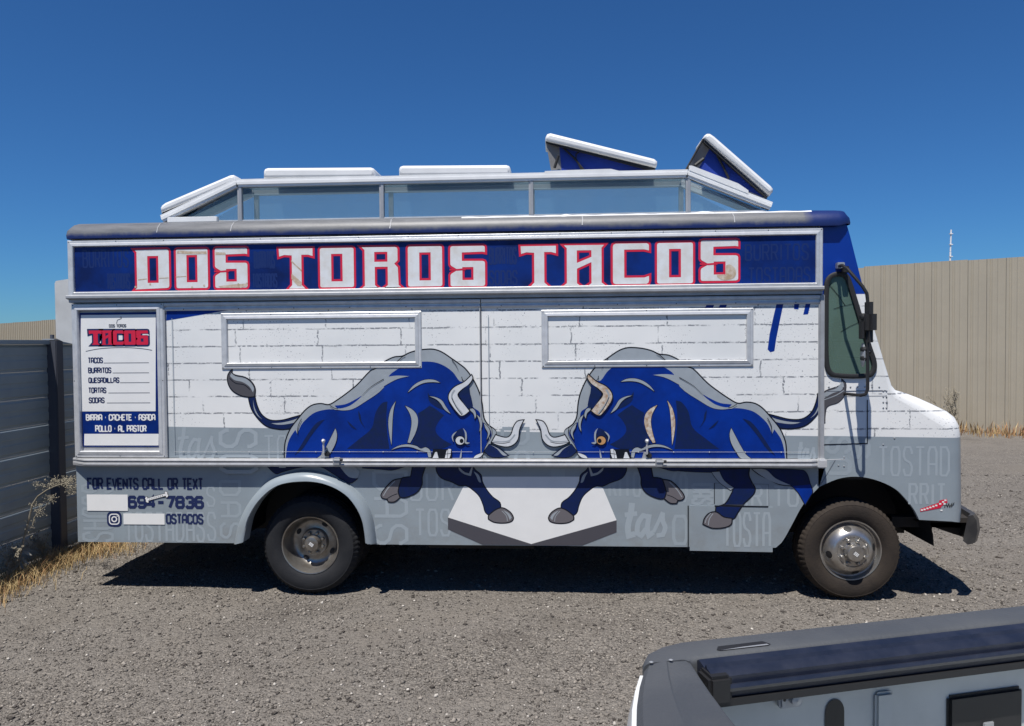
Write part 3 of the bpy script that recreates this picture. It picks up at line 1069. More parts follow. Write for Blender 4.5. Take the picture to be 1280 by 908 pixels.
# ---- shelf rail
mb = MB()
prof = [(SK-.001, 1.062), (-.040, 1.062), (-.052, 1.058), (-.056, 1.050), (-.052, 1.044), (-.044, 1.042), (-.044, 1.036), (-.054, 1.032), (-.058, 1.020), (-.054, 1.008), (-.046, 1.004), (SK-.001, 1.004)]
n = len(prof)
rs_ = [(-.012, .25), (.11, 1), (5.60, 1), (5.70, .45)]
mb.add([(x, SK-.001+(y-SK+.001)*t, z) for x, t in rs_ for y, z in prof], [(j*n+i, j*n+(i+1) % n, (j+1)*n+(i+1) % n, (j+1)*n+i) for j in range(3) for i in range(n)]+[tuple(range(n)), tuple(range(3*n, 4*n))], 'rail_alu')
rail = mb.build('shelf_rail', truck)
mb = MB(); mb.box((5.645, -.052, 1.0), (5.712, -.0, 1.066), 'aluminium', .008); mb.build('rail_end', rail)
for (x, y) in ((421, 577), (824, 579)):
    X, Z = S(x, y, -.06)
    mb = MB()
    mb.box((X-.028, -.074, Z-.03), (X+.028, -.03, Z+.028), 'galvanised', .006)
    mb.box((X-.022, -.082, Z+.006), (X+.036, -.072, Z+.02), 'aluminium', .003)
    mb.tube([(X+.03, -.078, Z+.015), (X+.05, -.078, Z+.016)], .009, 'black', 8)
    mb.build('clamp', rail)
for (x, y0, y1) in ((405.5, 551, 571), (808.5, 551, 573)):
    X, Z0 = S(x, y1, -.03); _, Z1 = S(x, y0, -.03)
    mb = MB()
    mb.add([(X-.035, -.012, Z0-.01), (X+.03, -.012, Z0-.01), (X+.018, -.012, Z0+.045), (X-.02, -.012, Z0+.045)], [(0, 1, 2, 3)], 'galvanised')
    mb.tube([(X, -.014, Z0+.03), (X, -.045, Z0+.035), (X, -.05, Z1-.01)], .008, 'aluminium', 8)
    mb.lathe([(.001, -.02), (.012, -.012), (.016, 0), (.012, .012), (.001, .02)], (X, -.05, Z1), 'aluminium', 10)
    mb.lathe([(.02, .01), (.02, -.012), (.001, -.014)], (X+.018, -.014, Z0+.02), 'black', 10)
    mb.build('latch_handle', truck, True)

# ---- menu board
x0, x1, z0, z1 = rect(89, 381, 212, 573)
x0, x1, z0, z1 = .018, lx-.012, 1.068, 2.256
mb = MB(); mb.box((x0+.02, .004, z0+.02), (x1-.02, .029, z1-.02), 'aluminium_dull')
menu = mb.build('menu_board', truck)
frame(x0, x1, z0, z1, .052, .029, -.024, 'aluminium', 'menu_frame', menu, .5)
mb = MB(); mb.box((lx-.011, -.016, 1.068), (lx-.001, .027, 2.256), 'aluminium_dull'); mb.build('hatch_jamb', truck)
MC = (1/4.323, 1/4.323, 85, 370)
bd = pxl([(58, 92), (482, 88), (499, 813), (84, 818)], 0, MC)
bx0, bx1, bz0, bz1 = (bd[0][0]+bd[3][0])/2, (bd[1][0]+bd[2][0])/2, (bd[2][1]+bd[3][1])/2, (bd[0][1]+bd[1][1])/2
mb = MB(); mb.box((bx0, .0, bz0), (bx1, .0035, bz1), 'blue_vinyl')
board = mb.build('menu_sign', menu)
# ---- skirt locker
mb = MB()
bx = rect(862, 632, 965.5, 690.5, SK)
mb.slab([[(bx[0], .372), (bx[1], .366), (bx[1]+.0, S(965, 634, SK)[1]), (bx[0], S(862, 632, SK)[1])]], SK-.006, SK, 'wrap')
lock = mb.build('skirt_locker', truck)
mb = MB()
strip_px(mb, [(860, 632), (860, 686)], .008, SK, SK-.007, 'ink')
strip_px(mb, [(893, 632.5), (960, 633.5)], .010, SK, SK-.0075, 'ink')
strip_px(mb, [(893, 604), (893, 630)], .005, SK, SK-.002, 'ink')
strip_px(mb, [(893, 604), (960.5, 605.5), (961, 633)], .003, SK, SK-.002, 'print_grey')
mb.build('locker_gap', lock)
# mud flap, rear bumper end, rear box
mb = MB(); xf = S(206, 682, .12)[0]
mb.slab([[(xf, .47), (xf+.24, .47), (xf+.24, .41), (xf+.02, .30), (xf, .30)]], .12, .135, 'black')
mb.box((xf-.012, .136, .31), (xf, .62, .47), 'black')
mb.build('mud_flap', truck)
mb = MB()
mb.box((-.16, .25, .42), (-.0, 2.05, .56), 'white_paint', .02)
mb.box((-.17, .26, .56), (-.10, .36, .70), 'galvanised', .02)
mb.build('rear_bumper', truck)
mb = MB()
q = [(0, 2.52), (-.36, 2.47), (-.37, 2.45), (-.37, 2.00), (-.31, 1.97), (0, 1.90)]
vs = [(x, y, z) for y in (.35, 1.3) for x, z in q]
mb.add(vs, [tuple(range(6)), tuple(range(11, 5, -1))]+[(i, (i+1) % 6, 6+(i+1) % 6, 6+i) for i in range(6)], 'vent_grey')
mb.build('rear_vent_box', truck)

# ---- clerestory on the roof
CY0, CY1 = .20, .52
TL, TR = S(297, 228, CY0), S(859, 215.5, CY0)
LT, RT = S(203, 268, CY0), S(964, 252.5, CY0)
zt = (TL[1]+TR[1])/2
TL, TR = (TL[0], zt), (TR[0], zt)
LT, RT = (LT[0], 2.945), (RT[0], 2.955)
clr = None
for yy, s_ in ((CY0, 1), (CY1, -1)):
    mb = MB()
    def beam(p, q, t, drop=0):
        d = (Vector(q)-Vector(p)).normalized(); nn = Vector((-d.y, d.x))
        a, b = Vector(p), Vector(q)
        pts = [a+nn*t*.3, a-nn*t*.7, b-nn*t*.7, b+nn*t*.3]
        mb.slab([[tuple(k) for k in pts]], yy-.022*s_, yy+.03*s_, 'white_paint')
        pts = [a-nn*t*.05, a-nn*t*.4, b-nn*t*.4, b-nn*t*.05]
        mb.slab([[tuple(k) for k in pts]], yy-.030*s_, yy-.0225*s_, 'white_paint')
    beam(TL, TR, .06)
    beam(LT, (TL[0]-.003, TL[1]), .06)
    beam((TR[0]+.003, TR[1]), RT, .06)
    mb.box((LT[0]+.06, yy-.012, 2.88), (RT[0]-.04, yy+.012, 2.915), 'aluminium')
    for x in [TL[0]+.02]+[S(k, 250, CY0)[0] for k in (477.5, 664, 860)]:
        mb.box((x-.018, yy-.013, 2.9), (x+.018, yy+.013, zt-.03), 'aluminium_dull')
        mb.box((x-.004, yy-.018*s_, 2.9), (x+.016, yy-.0135*s_, zt-.04), 'galvanised')
    c = mb.build('clerestory_frame', truck)
    if clr is None: clr = c
    px_ = [TL[0]+.02]+[S(k, 250, CY0)[0] for k in (477.5, 664, 860)]
    zb = 2.905
    g = MB(); g.sheet([[(LT[0]+.11, zb), (px_[0]-.018, zb), (px_[0]-.018, zt-.05)]], yy, 'glass_dusty'); g.build('pane', c)
    for a, b in zip(px_[:-1], px_[1:]):
        g = MB(); g.sheet([[(a+.018, zb), (b-.018, zb), (b-.018, zt-.035), (a+.018, zt-.035)]], yy, 'glass_dusty'); g.build('pane', c)
    g = MB(); g.sheet([[(px_[3]+.018, zb), (RT[0]-.13, zb), (px_[3]+.018, zt-.05)]], yy, 'glass_dusty'); g.build('pane', c)
mb = MB()
mb.box((TL[0], CY0+.031, zt-.004), (TR[0], CY1-.031, zt+.012), 'glass_dusty')
for p, q in ((LT, TL), (TR, RT)):
    vs = [(p[0], CY0+.031, p[1]), (p[0], CY1-.031, p[1]), (q[0], CY1-.031, q[1]), (q[0], CY0+.031, q[1])]
    mb.add(vs, [(0, 1, 2, 3)], 'glass_dusty')
mb.build('clerestory_roof', truck)

def lid(pts, name='vent_lid', y0=CY0-.02, y1=CY1+.02):
    """moulded lid: outline in X-Z, rounded towards both ends"""
    mb = MB()
    secs = [(y0, .022), (y0+.006, .008), (y0+.02, 0), (y1-.02, 0), (y1-.006, .008), (y1, .022)]
    n = len(pts)
    vs = []
    for y, d in secs:
        vs += [(p[0], y, p[1]) for p in (offset(pts, -d) if d else pts)]
    mb.add(vs, [(i*n+k, i*n+(k+1) % n, (i+1)*n+(k+1) % n, (i+1)*n+k) for i in range(len(secs)-1) for k in range(n)]+[tuple(range(n)), tuple(range((len(secs)-1)*n, len(secs)*n))], 'white_paint')
    return mb.build(name, truck, True, 50)
def flat(x0, x1, yt, yb):
    return [S(x0, yb, CY0), S(x0, yt+4, CY0), S(x0+1.5, yt+1.2, CY0), S(x0+5, yt, CY0), S(x1-5, yt-.8, CY0), S(x1-1.5, yt+.4, CY0), S(x1, yt+3, CY0), S(x1, yb-1, CY0)]
for a in ((330, 468.5, 210.5, 223.5), (499, 638, 207.5, 220.8)):
    l = lid(flat(*a))
    q = MB(); q.box((S(a[0]+5, 220, CY0)[0], CY0+.01, zt+.0125), (S(a[1]-1, 220, CY0)[0], CY0+.04, S(a[0], a[3], CY0)[1]+.004), 'black'); q.build('gasket', l)
l = lid([S(x, y, CY0) for x, y in [(202, 267), (201, 260), (203, 257), (207, 254), (288, 219.5), (292, 219), (294, 221), (296, 228)]])
q = MB(); q.slab([[S(x, y, CY0) for x, y in [(203, 269), (203, 266), (296, 227.5), (296, 230.5)]]], CY0-.005, CY1+.005, 'black'); q.build('gasket', l)
K1 = (1/8, 1/8, 670, 160)
l = lid([S(x*K1[0]+K1[2], y*K1[1]+K1[3], CY0) for x, y in [(92, 132), (96, 95), (112, 65), (145, 55), (1180, 312), (1210, 335), (1213, 365), (1198, 402)]])
def poly3(pts, mt, name, par):
    q = MB(); q.add(pts, [tuple(range(len(pts)))], mt); return q.build(name, par)
def at3(x, y, Y, K):
    X, Z = S(x*K[0]+K[2], y*K[1]+K[3], Y); return (X, Y, Z)
poly3([at3(98, 140, CY0+.01, K1), at3(150, 425, CY0+.01, K1), at3(255, 422, CY0+.06, K1), at3(232, 182, CY0+.06, K1)], 'screen_grey', 'end_curtain', l)
poly3([at3(232, 182, CY0+.06, K1), at3(255, 440, CY0+.06, K1), at3(700, 440, CY0+.07, K1), at3(1150, 436, CY0+.06, K1), at3(1190, 402, CY0+.06, K1), at3(700, 275, CY0+.07, K1)], 'blue_tarp', 'side_curtain', l)
q = MB()
q.tube([at3(262, 190, CY0+.035, K1), at3(380, 300, CY0+.035, K1), at3(480, 425, CY0+.035, K1)], .008, 'black', 6)
q.tube([at3(440, 232, CY0+.035, K1), at3(400, 265, CY0+.035, K1), at3(400, 310, CY0+.035, K1), at3(455, 425, CY0+.035, K1)], .006, 'black', 6)
q.tube([at3(225, 280, CY0+.004, K1), at3(185, 400, CY0+.004, K1)], .012, 'black', 6)
q.slab([[S(x*K1[0]+K1[2], y*K1[1]+K1[3], CY0) for x, y in [(98, 136), (250, 172), (1195, 405), (1190, 428), (1060, 400), (240, 184), (98, 146)]]], CY0+.002, CY0+.03, 'black')
q.build('lid_strut', l)
q = MB(); q.slab([[S(x*K1[0]+K1[2], y*K1[1]+K1[3], CY0) for x, y in [(88, 440), (330, 430), (520, 424), (745, 418), (850, 442), (850, 470), (88, 478)]]], CY0-.026, CY0+.03, 'white_paint'); q.build('lid_curb', l)
K2 = (1/5.565, 1/5.565, 850, 160)
l = lid([S(x*K2[0]+K2[2], y*K2[1]+K2[3], CY0) for x, y in [(163, 72), (172, 52), (188, 42), (207, 42), (235, 60), (630, 405), (646, 425), (645, 446), (622, 474)]])
poly3([at3(160, 82, CY0+.01, K2), at3(42, 290, CY0+.01, K2), at3(130, 285, CY0+.06, K2), at3(208, 140, CY0+.06, K2)], 'screen_grey', 'end_curtain', l)
poly3([at3(208, 138, CY0+.06, K2), at3(120, 290, CY0+.06, K2), at3(350, 390, CY0+.07, K2), at3(600, 492, CY0+.06, K2), at3(560, 430, CY0+.06, K2)], 'blue_tarp', 'side_curtain', l)
q = MB()
q.tube([at3(255, 185, CY0+.035, K2), at3(300, 270, CY0+.035, K2), at3(340, 355, CY0+.035, K2)], .009, 'black', 6)
q.tube([at3(165, 215, CY0+.004, K2), at3(105, 262, CY0+.004, K2)], .014, 'black', 6)
q.slab([[S(x*K2[0]+K2[2], y*K2[1]+K2[3], CY0) for x, y in [(158, 76), (175, 90), (610, 478), (606, 492), (540, 435), (170, 105), (150, 96)]]], CY0+.002, CY0+.03, 'black')
q.tube([at3(160, 80, CY0, K2), at3(42, 290, CY0, K2)], .008, 'black', 6)
q.build('lid_strut', l)
q = MB(); q.slab([[S(x*K2[0]+K2[2], y*K2[1]+K2[3], CY0) for x, y in [(60, 268), (78, 268), (400, 392), (470, 440), (470, 462), (60, 300)]]], CY0-.026, CY0+.03, 'white_paint'); q.build('lid_curb', l)

# ---- mirror
mb = MB()
mo = -.24
def A3(x, y, Y): X, Z = S(x, y, Y); return (X, Y, Z)
mb.tube([A3(1047, 333, SK), A3(1053, 332, -.10), A3(1060, 337, -.18), A3(1078, 358, mo), A3(1083.5, 367, mo), A3(1084.5, 376, mo), A3(1084.5, 487, mo), A3(1082, 493, mo), A3(1076, 494.5, mo+.02), A3(1056, 492.5, SK)], .0115, 'black', 8)
mb.box((A3(1044, 335, SK)[0], -.03, A3(1044, 336.5, SK)[2]), (A3(1053, 335, SK)[0], SK, A3(1044, 329, SK)[2]), 'galvanised', .004)
mb.box((A3(1050, 335, SK)[0], -.05, A3(1044, 342, SK)[2]), (A3(1057, 335, SK)[0], -.0, A3(1044, 334, SK)[2]), 'black', .004)
mir = mb.build('mirror_arm', truck, True)
mb = MB()
mb.frombm((lambda bm: (bmesh.ops.create_cube(bm, size=1), bmesh.ops.bevel(bm, geom=bm.edges[:], offset=.3, segments=4, affect='EDGES'), bm)[2])(bmesh.new()), 'rubber', Matrix.Translation(Vector(A3(1086, 403, mo))) @ Matrix.Rotation(math.radians(8), 4, 'Z') @ Matrix.Diagonal((.07, .15, .28, 1)))
mb.build('mirror_head', mir, True)
mb = MB()
for (x, y, r) in ((1079, 396, .022), (1080, 413, .022), (1080, 437, .02), (1080, 448, .02), (1085, 394, .018), (1085, 440, .016)):
    p = A3(x, y, mo+.02)
    mb.lathe([(.001, -.03), (r, -.022), (r*1.1, 0), (r, .022), (.001, .03)], p, 'black', 10)
mb.box((A3(1076, 420, mo)[0], mo-.01, A3(1076, 424, mo)[2]), (A3(1080, 420, mo)[0], mo+.04, A3(1076, 402, mo)[2]), 'black', .004)
mb.build('mirror_clamp', mir, True)
mb = MB()
p = A3(1078.5, 444, mo+.03)
mb.frombm((lambda bm: (bmesh.ops.create_uvsphere(bm, u_segments=16, v_segments=10, radius=1), bm)[1])(bmesh.new()), 'galvanised', Matrix.Translation(Vector(p)) @ Matrix.Diagonal((.012, .04, .085, 1)))
mb.build('convex_mirror', mir, True)

# ---- wheels
def wheel(c, side, front, dual_inner=False):
    tm = 'tyre_dusty' if front else 'tyre'
    R = .372 if front else .381
    prof = [(.222, .035), (.226, .008), (.238, -.002), (.262, -.010), (.30, -.016), (.333, -.010), (.338, -.008), (.342, -.009), (.356, .006), (R-.006, .022), (R-.003, .034), (R, .036), (R, .078), (R-.007, .08), (R-.007, .088), (R, .09), (R, .128), (R-.007, .13), (R-.007, .138), (R, .14), (R, .182), (R-.003, .186), (R-.006, .196), (.35, .215), (.30, .232), (.235, .22), (.222, .19)]
    def mod(i, k):
        if prof[i][0] > .355 and (prof[i][1] < .037 or prof[i][1] > .181):
            return -.007 if k % 3 == 0 else 0
        return 0
    if front:
        rp = [(.226, .036), (.228, .010), (.224, .002), (.216, .004), (.212, .02), (.205, .042), (.196, .045), (.188, .030), (.176, .008), (.158, -.016), (.14, -.032), (.124, -.039), (.114, -.040), (.108, -.034), (.07, -.034), (.066, -.050), (.062, -.085), (.055, -.094), (.03, -.097), (.0005, -.097)]
        hub = -.034; capy = -.097; hole = (.166, -.008); lugr = .088
    else:
        rp = [(.226, .036), (.228, .010), (.224, .002), (.216, .004), (.210, .02), (.20, .06), (.19, .10), (.178, .125), (.165, .135), (.14, .138), (.108, .132), (.104, .100), (.098, .094), (.062, .092), (.060, .05), (.052, .036), (.03, .030), (.0005, .030)]
        hub = .094; capy = .030; hole = (.152, .137); lugr = .08
    mb = MB()
    mb.lathe(rp, c, 'steel' if front else 'steel_dull', 72, flip=side)
    w = mb.build('wheel', truck, True, 35)
    mb = MB(); mb.lathe(prof, c, tm, 180, mod, side); mb.build('tyre', w, True, 35)
    if dual_inner:
        return
    for k in range(8):
        a = 2*math.pi*(k+.5)/8
        q = MB()
        q.lathe([(.0145, .004), (.0145, -.018), (.010, -.026), (.0005, -.028)], (c[0]+lugr*math.cos(a), c[1]+hub*side, c[2]+lugr*math.sin(a)), 'steel' if front else 'steel_dull', 8, flip=side)
        q.build('lug_nut', w, True, 35)
    for k in range(4):
        a = math.radians(100 if front else 60)+2*math.pi*k/4
        q = MB()
        r0, y0 = hole
        vs = []
        for j in range(16):
            b = 2*math.pi*j/16
            aa = a+math.cos(b)*.17
            rr = r0+math.sin(b)*.016
            yy = np.interp(-rr, [-p[0] for p in rp[6:12]], [p[1] for p in rp[6:12]])-.004
            vs.append((c[0]+rr*math.cos(aa), c[1]+yy*side, c[2]+rr*math.sin(aa)))
        yc = np.interp(-r0, [-p[0] for p in rp[6:12]], [p[1] for p in rp[6:12]])-.0045
        vs.append((c[0]+r0*math.cos(a), c[1]+yc*side, c[2]+r0*math.sin(a)))
        q.add(vs, [(j, (j+1) % 16, 16) for j in range(16)], 'black'); q.build('hand_hole', w)
    q = MB()
    t = math.radians(-38)
    for lw, hh, mt, dy in ((.044, .028, 'black', .0015), (.038, .006, 'print_white', .0025)):
        offs = (0,) if mt == 'black' else (-.009, 0, .009)
        for o_ in offs:
            pts = [(-lw/2, o_-hh/2), (lw/2, o_-hh/2), (lw/2, o_+hh/2), (-lw/2, o_+hh/2)]
            q.add([(c[0]+x*math.cos(t)-z*math.sin(t), c[1]+(capy-dy)*side, c[2]+x*math.sin(t)+z*math.cos(t)) for x, z in pts], [(0, 1, 2, 3)], mt)
    q.build('cap_badge', w)
RW, FW = (1.842, .05, .376), (5.93, .075, .366)
wheel(RW, 1, False)
wheel((RW[0], RW[1]+.27, RW[2]), 1, False, True)
wheel(FW, 1, True)
wheel((RW[0], W-RW[1], RW[2]), -1, False)
wheel((RW[0], W-RW[1]-.27, RW[2]), -1, False, True)
wheel((FW[0], W-FW[1], FW[2]), -1, True)

# ================================================================== PRINTED GRAPHICS (thin vinyl sheets)
GLY = {
 'A': ['0,0 0,.82 .2,1 .8,1 1,.82 1,0', '0,.4 1,.4'],
 'B': ['0,0 0,1 .75,1 .95,.87 .95,.65 .75,.53 0,.53', '.75,.53 1,.4 1,.13 .8,0 0,0'],
 'C': ['1,.74 1,.84 .8,1 .2,1 0,.84 0,.16 .2,0 .8,0 1,.16 1,.26'],
 'D': ['0,0 0,1 .7,1 1,.82 1,.18 .7,0 0,0'],
 'E': ['1,1 0,1 0,0 1,0', '0,.52 .8,.52'],
 'F': ['1,1 0,1 0,0', '0,.52 .8,.52'],
 'H': ['0,0 0,1', '1,0 1,1', '0,.5 1,.5'],
 'I': ['.5,0 .5,1'],
 'L': ['0,1 0,0 1,0'],
 'N': ['0,0 0,1', '0,.92 1,.08', '1,0 1,1'],
 'O': ['.5,1 .2,1 0,.84 0,.16 .2,0 .8,0 1,.16 1,.84 .8,1 .5,1'],
 'P': ['0,0 0,1 .8,1 1,.85 1,.62 .8,.47 0,.47'],
 'Q': ['.5,1 .2,1 0,.84 0,.16 .2,0 .8,0 1,.16 1,.84 .8,1 .5,1', '.6,.2 1.05,-.1'],
 'R': ['0,0 0,1 .8,1 1,.85 1,.65 .8,.5 0,.5', '.55,.5 1,0'],
 'S': ['1,.76 1,.84 .8,1 .2,1 0,.84 0,.68 .2,.55 .8,.45 1,.32 1,.16 .8,0 .2,0 0,.16 0,.24'],
 'T': ['0,1 1,1', '.5,.97 .5,0'],
 'U': ['0,1 0,.16 .2,0 .8,0 1,.16 1,1'],
 'V': ['0,1 .5,0 1,1'],
 'X': ['0,0 1,1', '0,1 1,0'],
 '3': ['0,.84 .2,1 .8,1 1,.84 1,.64 .8,.52 .35,.52', '.8,.52 1,.38 1,.16 .8,0 .2,0 0,.16'],
 '4': ['.75,0 .75,1 0,.3 1.05,.3'],
 '6': ['1,.84 .8,1 .2,1 0,.84 0,.16 .2,0 .8,0 1,.16 1,.42 .8,.56 .05,.56'],
 '7': ['0,1 1,1 .4,0'],
 '8': ['.5,.53 .2,.53 0,.68 0,.84 .2,1 .8,1 1,.84 1,.68 .8,.53 .5,.53', '.2,.53 0,.4 0,.16 .2,0 .8,0 1,.16 1,.4 .8,.53'],
 '9': ['0,.16 .2,0 .8,0 1,.16 1,.84 .8,1 .2,1 0,.84 0,.58 .2,.44 .95,.44'],
 '-': ['.1,.48 .9,.48'],
 '.': ['.35,.5 .65,.5'],
}
def text(mb, s, x0, x1, z0, z1, th, y, mt, gap=.34, rot=False):
    """condensed single-stroke lettering fitted to a box"""
    ws = [(.62 if c == ' ' else .3 if c in 'I' else .55 if c == '.' else 1.0) for c in s]
    tot = sum(ws)+gap*(len(s)-1)
    cw = ((z1-z0) if rot else (x1-x0))/tot
    cur = 0
    lay = 0
    for c, w in zip(s, ws):
        if c != ' ':
            for st in GLY[c]:
                pts = []
                for q in st.split():
                    u, v = map(float, q.split(','))
                    if c == 'I': u = .5
                    uu = (cur+u*w)*cw+th/2*(1-2*u)*0
                    if rot:
                        pts.append((x1-(x1-x0)*v, z0+uu)) if rot == 1 else pts.append((x0+(x1-x0)*v, z1-uu))
                    else:
                        pts.append((x0+uu, z0+th/2+(z1-z0-th)*v))
                lay += 1
                mb.ribbon(pts, th*(1.25 if c == '.' else 1), y-.00004*(lay % 6), mt)
        cur += w+gap
def text_px(mb, s, x0, y0, x1, y1, th, Y, y, mt, gap=.34, K=(1, 1, 0, 0), rot=False):
    a, b, c, d = rect(x0*K[0]+K[2], y0*K[1]+K[3], x1*K[0]+K[2], y1*K[1]+K[3], Y)
    text(mb, s, a, b, c, d, th, y, mt, gap, rot)

# big block letters of the header, traced: outer loop + counters in a unit box (y down)
def unit(lst, x0, y0, x1, y1):
    return [[((p[0]-x0)/(x1-x0), (p[1]-y0)/(y1-y0)) for p in lp] for lp in lst]
BIG = {
 'D': unit([[(97, 213), (420, 210), (445, 220), (455, 245), (455, 560), (444, 583), (420, 592), (95, 602), (132, 560), (132, 258)], [(264, 306), (324, 306), (324, 507), (264, 507)]], 95, 210, 455, 602),
 'O': unit([[(482, 238), (490, 216), (512, 207), (770, 207), (792, 215), (800, 236), (800, 558), (792, 580), (770, 590), (512, 590), (490, 582), (482, 560)], [(612, 297), (670, 297), (670, 500), (612, 500)]], 482, 207, 800, 590),
 'S': unit([[(827, 235), (835, 208), (860, 198), (1120, 198), (1144, 206), (1152, 230), (1152, 297), (1112, 288), (960, 292), (960, 328), (1118, 330), (1143, 340), (1152, 364), (1152, 555), (1143, 578), (1120, 588), (858, 588), (835, 580), (827, 557), (827, 468), (838, 445), (872, 424), (838, 402), (827, 380)], [(963, 421), (1019, 421), (1019, 495), (963, 495)]], 827, 198, 1152, 588),
 'T': unit([[(68, 122), (272, 122), (272, 189), (235, 178), (212, 178), (212, 322), (245, 356), (107, 356), (138, 322), (138, 180), (110, 178), (72, 190)]], 68, 122, 272, 356),
 'R': unit([[(497, 115), (702, 115), (718, 120), (725, 135), (725, 203), (712, 215), (726, 230), (729, 322), (757, 348), (497, 350), (526, 325), (526, 145)], [(601, 163), (648, 163), (648, 192), (601, 192)], [(603, 242), (649, 242), (649, 322), (626, 340), (603, 322)]], 497, 115, 757, 350),
 'A': unit([[(285, 100), (542, 100), (515, 130), (515, 299), (547, 327), (283, 327), (313, 300), (313, 130)], [(388, 149), (440, 149), (440, 164), (388, 185)], [(388, 239), (440, 216), (440, 301), (413, 320), (388, 301)]], 283, 100, 547, 327),
 'C': unit([[(550, 118), (556, 101), (574, 93), (738, 93), (755, 100), (760, 115), (760, 156), (722, 147), (632, 147), (632, 268), (722, 268), (760, 256), (760, 297), (754, 315), (738, 323), (574, 323), (556, 316), (550, 300)]], 550, 93, 760, 323),
}
def big_letter(ch, x0, y0, x1, y1, Y, yl, red, white, parent, d_red=.0165, d_out=0.0, name='letter'):
    a, b, c, d = rect(x0, y0, x1, y1, Y)
    lps = [[(a+(b-a)*p[0], d-(d-c)*p[1]) for p in lp] for lp in BIG[ch]]
    mb = MB()
    mb.sheet([offset(lps[0], d_out)]+([] if d_out else lps[1:]), yl, red)
    inn = [offset(lps[0], -d_red)]+[offset(h, d_red) for h in lps[1:]]
    mb.sheet(inn, yl-.0008, white)
    return mb.build(name, parent), inn
hdr = [('D', 163.4, 309.5, 214, 364.5), ('O', 217.8, 309, 262.5, 363), ('S', 266.3, 307.6, 312, 362.6),
       ('T', 346, 308.3, 393.7, 363.6), ('O', 397.5, 307.5, 445, 362), ('R', 446.5, 306.5, 507.3, 362), ('O', 507.3, 305.5, 555.5, 361), ('S', 560.3, 305, 609, 360.7),
       ('T', 648, 305, 697.8, 360.3), ('A', 698.5, 304, 762.5, 359.2), ('C', 763.3, 301.8, 814, 358), ('O', 818.5, 301, 869, 357.3), ('S', 873, 297.8, 925.5, 354)]
worn = []
HY = -.0125
for ch, x0, y0, x1, y1 in hdr:
    o, inn = big_letter(ch, x0, y0, x1, y1, HY, HY-.0012, 'print_red', 'print_white_worn', header)
    worn.append((o, inn))
    if ch == 'S':                                      # red cut from the left notch to the counter
        def us(u, v): return S(x0+(x1-x0)*(u-827)/325, y0+(y1-y0)*(v-198)/390, HY)
        mb = MB(); mb.ribbon([us(838, 424), us(905, 426), us(972, 420)], .013, HY-.0025, 'print_red', False, .015); mb.build('letter_cut', o)
# thin pink centre line of the red outline is below a pixel; weathered rusty patches on the letters instead
def patch(pts, idx):
    mb = MB(); mb.sheet([pxl(pts, HY)], HY-.0028, 'rust_print'); mb.build('rust_patch', worn[idx][0])
patch([(222, 313.5), (238, 314.5), (258, 314.5), (258.5, 318), (240, 318), (221.5, 317)], 1)
patch([(269.5, 315.5), (282, 316), (282, 319), (269.5, 319)], 2)
patch([(273, 358), (285, 356.5), (309, 354.5), (309, 358), (300, 360), (276, 360)], 2)
patch([(173, 349.5), (184, 348.2), (184, 349.4), (173, 350.8)], 0)
patch([(199, 347.6), (211, 347), (211, 348), (199, 348.8)], 0)
patch([(220, 346), (233, 345.2), (233, 346.2), (220, 347)], 1)
patch([(364, 325.5), (377, 337.5), (377, 340), (364, 327.5)], 3)
patch([(364.5, 342), (377, 353), (377, 358), (372, 357.5), (364.5, 349)], 3)
mb = MB(); c_ = S(908.5, 339, HY)
mb.sheet([smooth(pxl([(907.5, 332), (912, 331), (918, 335), (920, 341), (918, 347), (911, 350), (902, 350), (896.5, 346.5), (896, 344), (907, 343.5)], HY), 3)], HY-.0029, 'rust_print'); mb.build('rust_patch', worn[-1][0])
mb = MB()
for (lo, hi, idx) in ((167, 211, 0), (222, 260, 1), (270, 309, 2)):
    for k in range(9):
        X, Z = S(random.uniform(lo, hi), random.choice([random.uniform(313, 360), random.uniform(350, 360)]), HY)
        r = random.uniform(.004, .010)
        if Z < S(300, 352.5, HY)[1] and Z > S(300, 359.5, HY)[1]:
            mb.lathe([(r, 0), (.0005, 0)], (X, HY-.0032, Z), 'rust_print', 7)
mb.build('rust_spot', header)
# faint ghost words on the header
mb = MB()
for s_, x0, x1, y0, y1 in (('BURRITOS', 104, 160, 312, 335), ('TOSTADAS', 134, 162, 342, 362), ('BURRITOS', 318, 343, 314, 336), ('TOSTADAS', 316, 346, 342, 360), ('BURRITOS', 612, 645, 309, 331), ('SODAS', 612, 646, 338, 357), ('BURRITOS', 932, 1010, 305, 326), ('TOSTADAS', 936, 1012, 334, 354)):
    mb = MB(); text_px(mb, s_, x0, y0, x1, y1, .012, HY, HY-.0006, 'blue_ghost', .5); mb.build('ghost_word', header)

# ---- menu lettering
YB = -.0008
mb = MB()
def bpx(x, y): return S(x/4.323+85, y/4.323+370, 0)
bh = bx1-bx0
def row(y):                                            # z on the board for a crop row
    t = (y-90)/(815-90); return bz1-(bz1-bz0)*t
def colx(x, y):
    t = (y-90)/(815-90)
    l, r = 58+(84-58)*t, 482+(499-482)*t
    return bx0+(bx1-bx0)*(x-l)/(r-l)
def brect(x0, y0, x1, y1, mt, yy):
    mb.sheet([[(colx(x0, y0), row(y0)), (colx(x1, y0), row(y0)), (colx(x1, y1), row(y1)), (colx(x0, y1), row(y1))]], yy, mt)
brect(66, 102, 474, 623, 'print_white', YB)
brect(92, 745, 491, 808, 'print_white', YB)
def btext(s, x0, y0, x1, y1, th, mt, gap=.34):
    text(mb, s, colx(x0, y1), colx(x1, y1), row(y1), row(y0), th, YB-.0008, mt, gap)
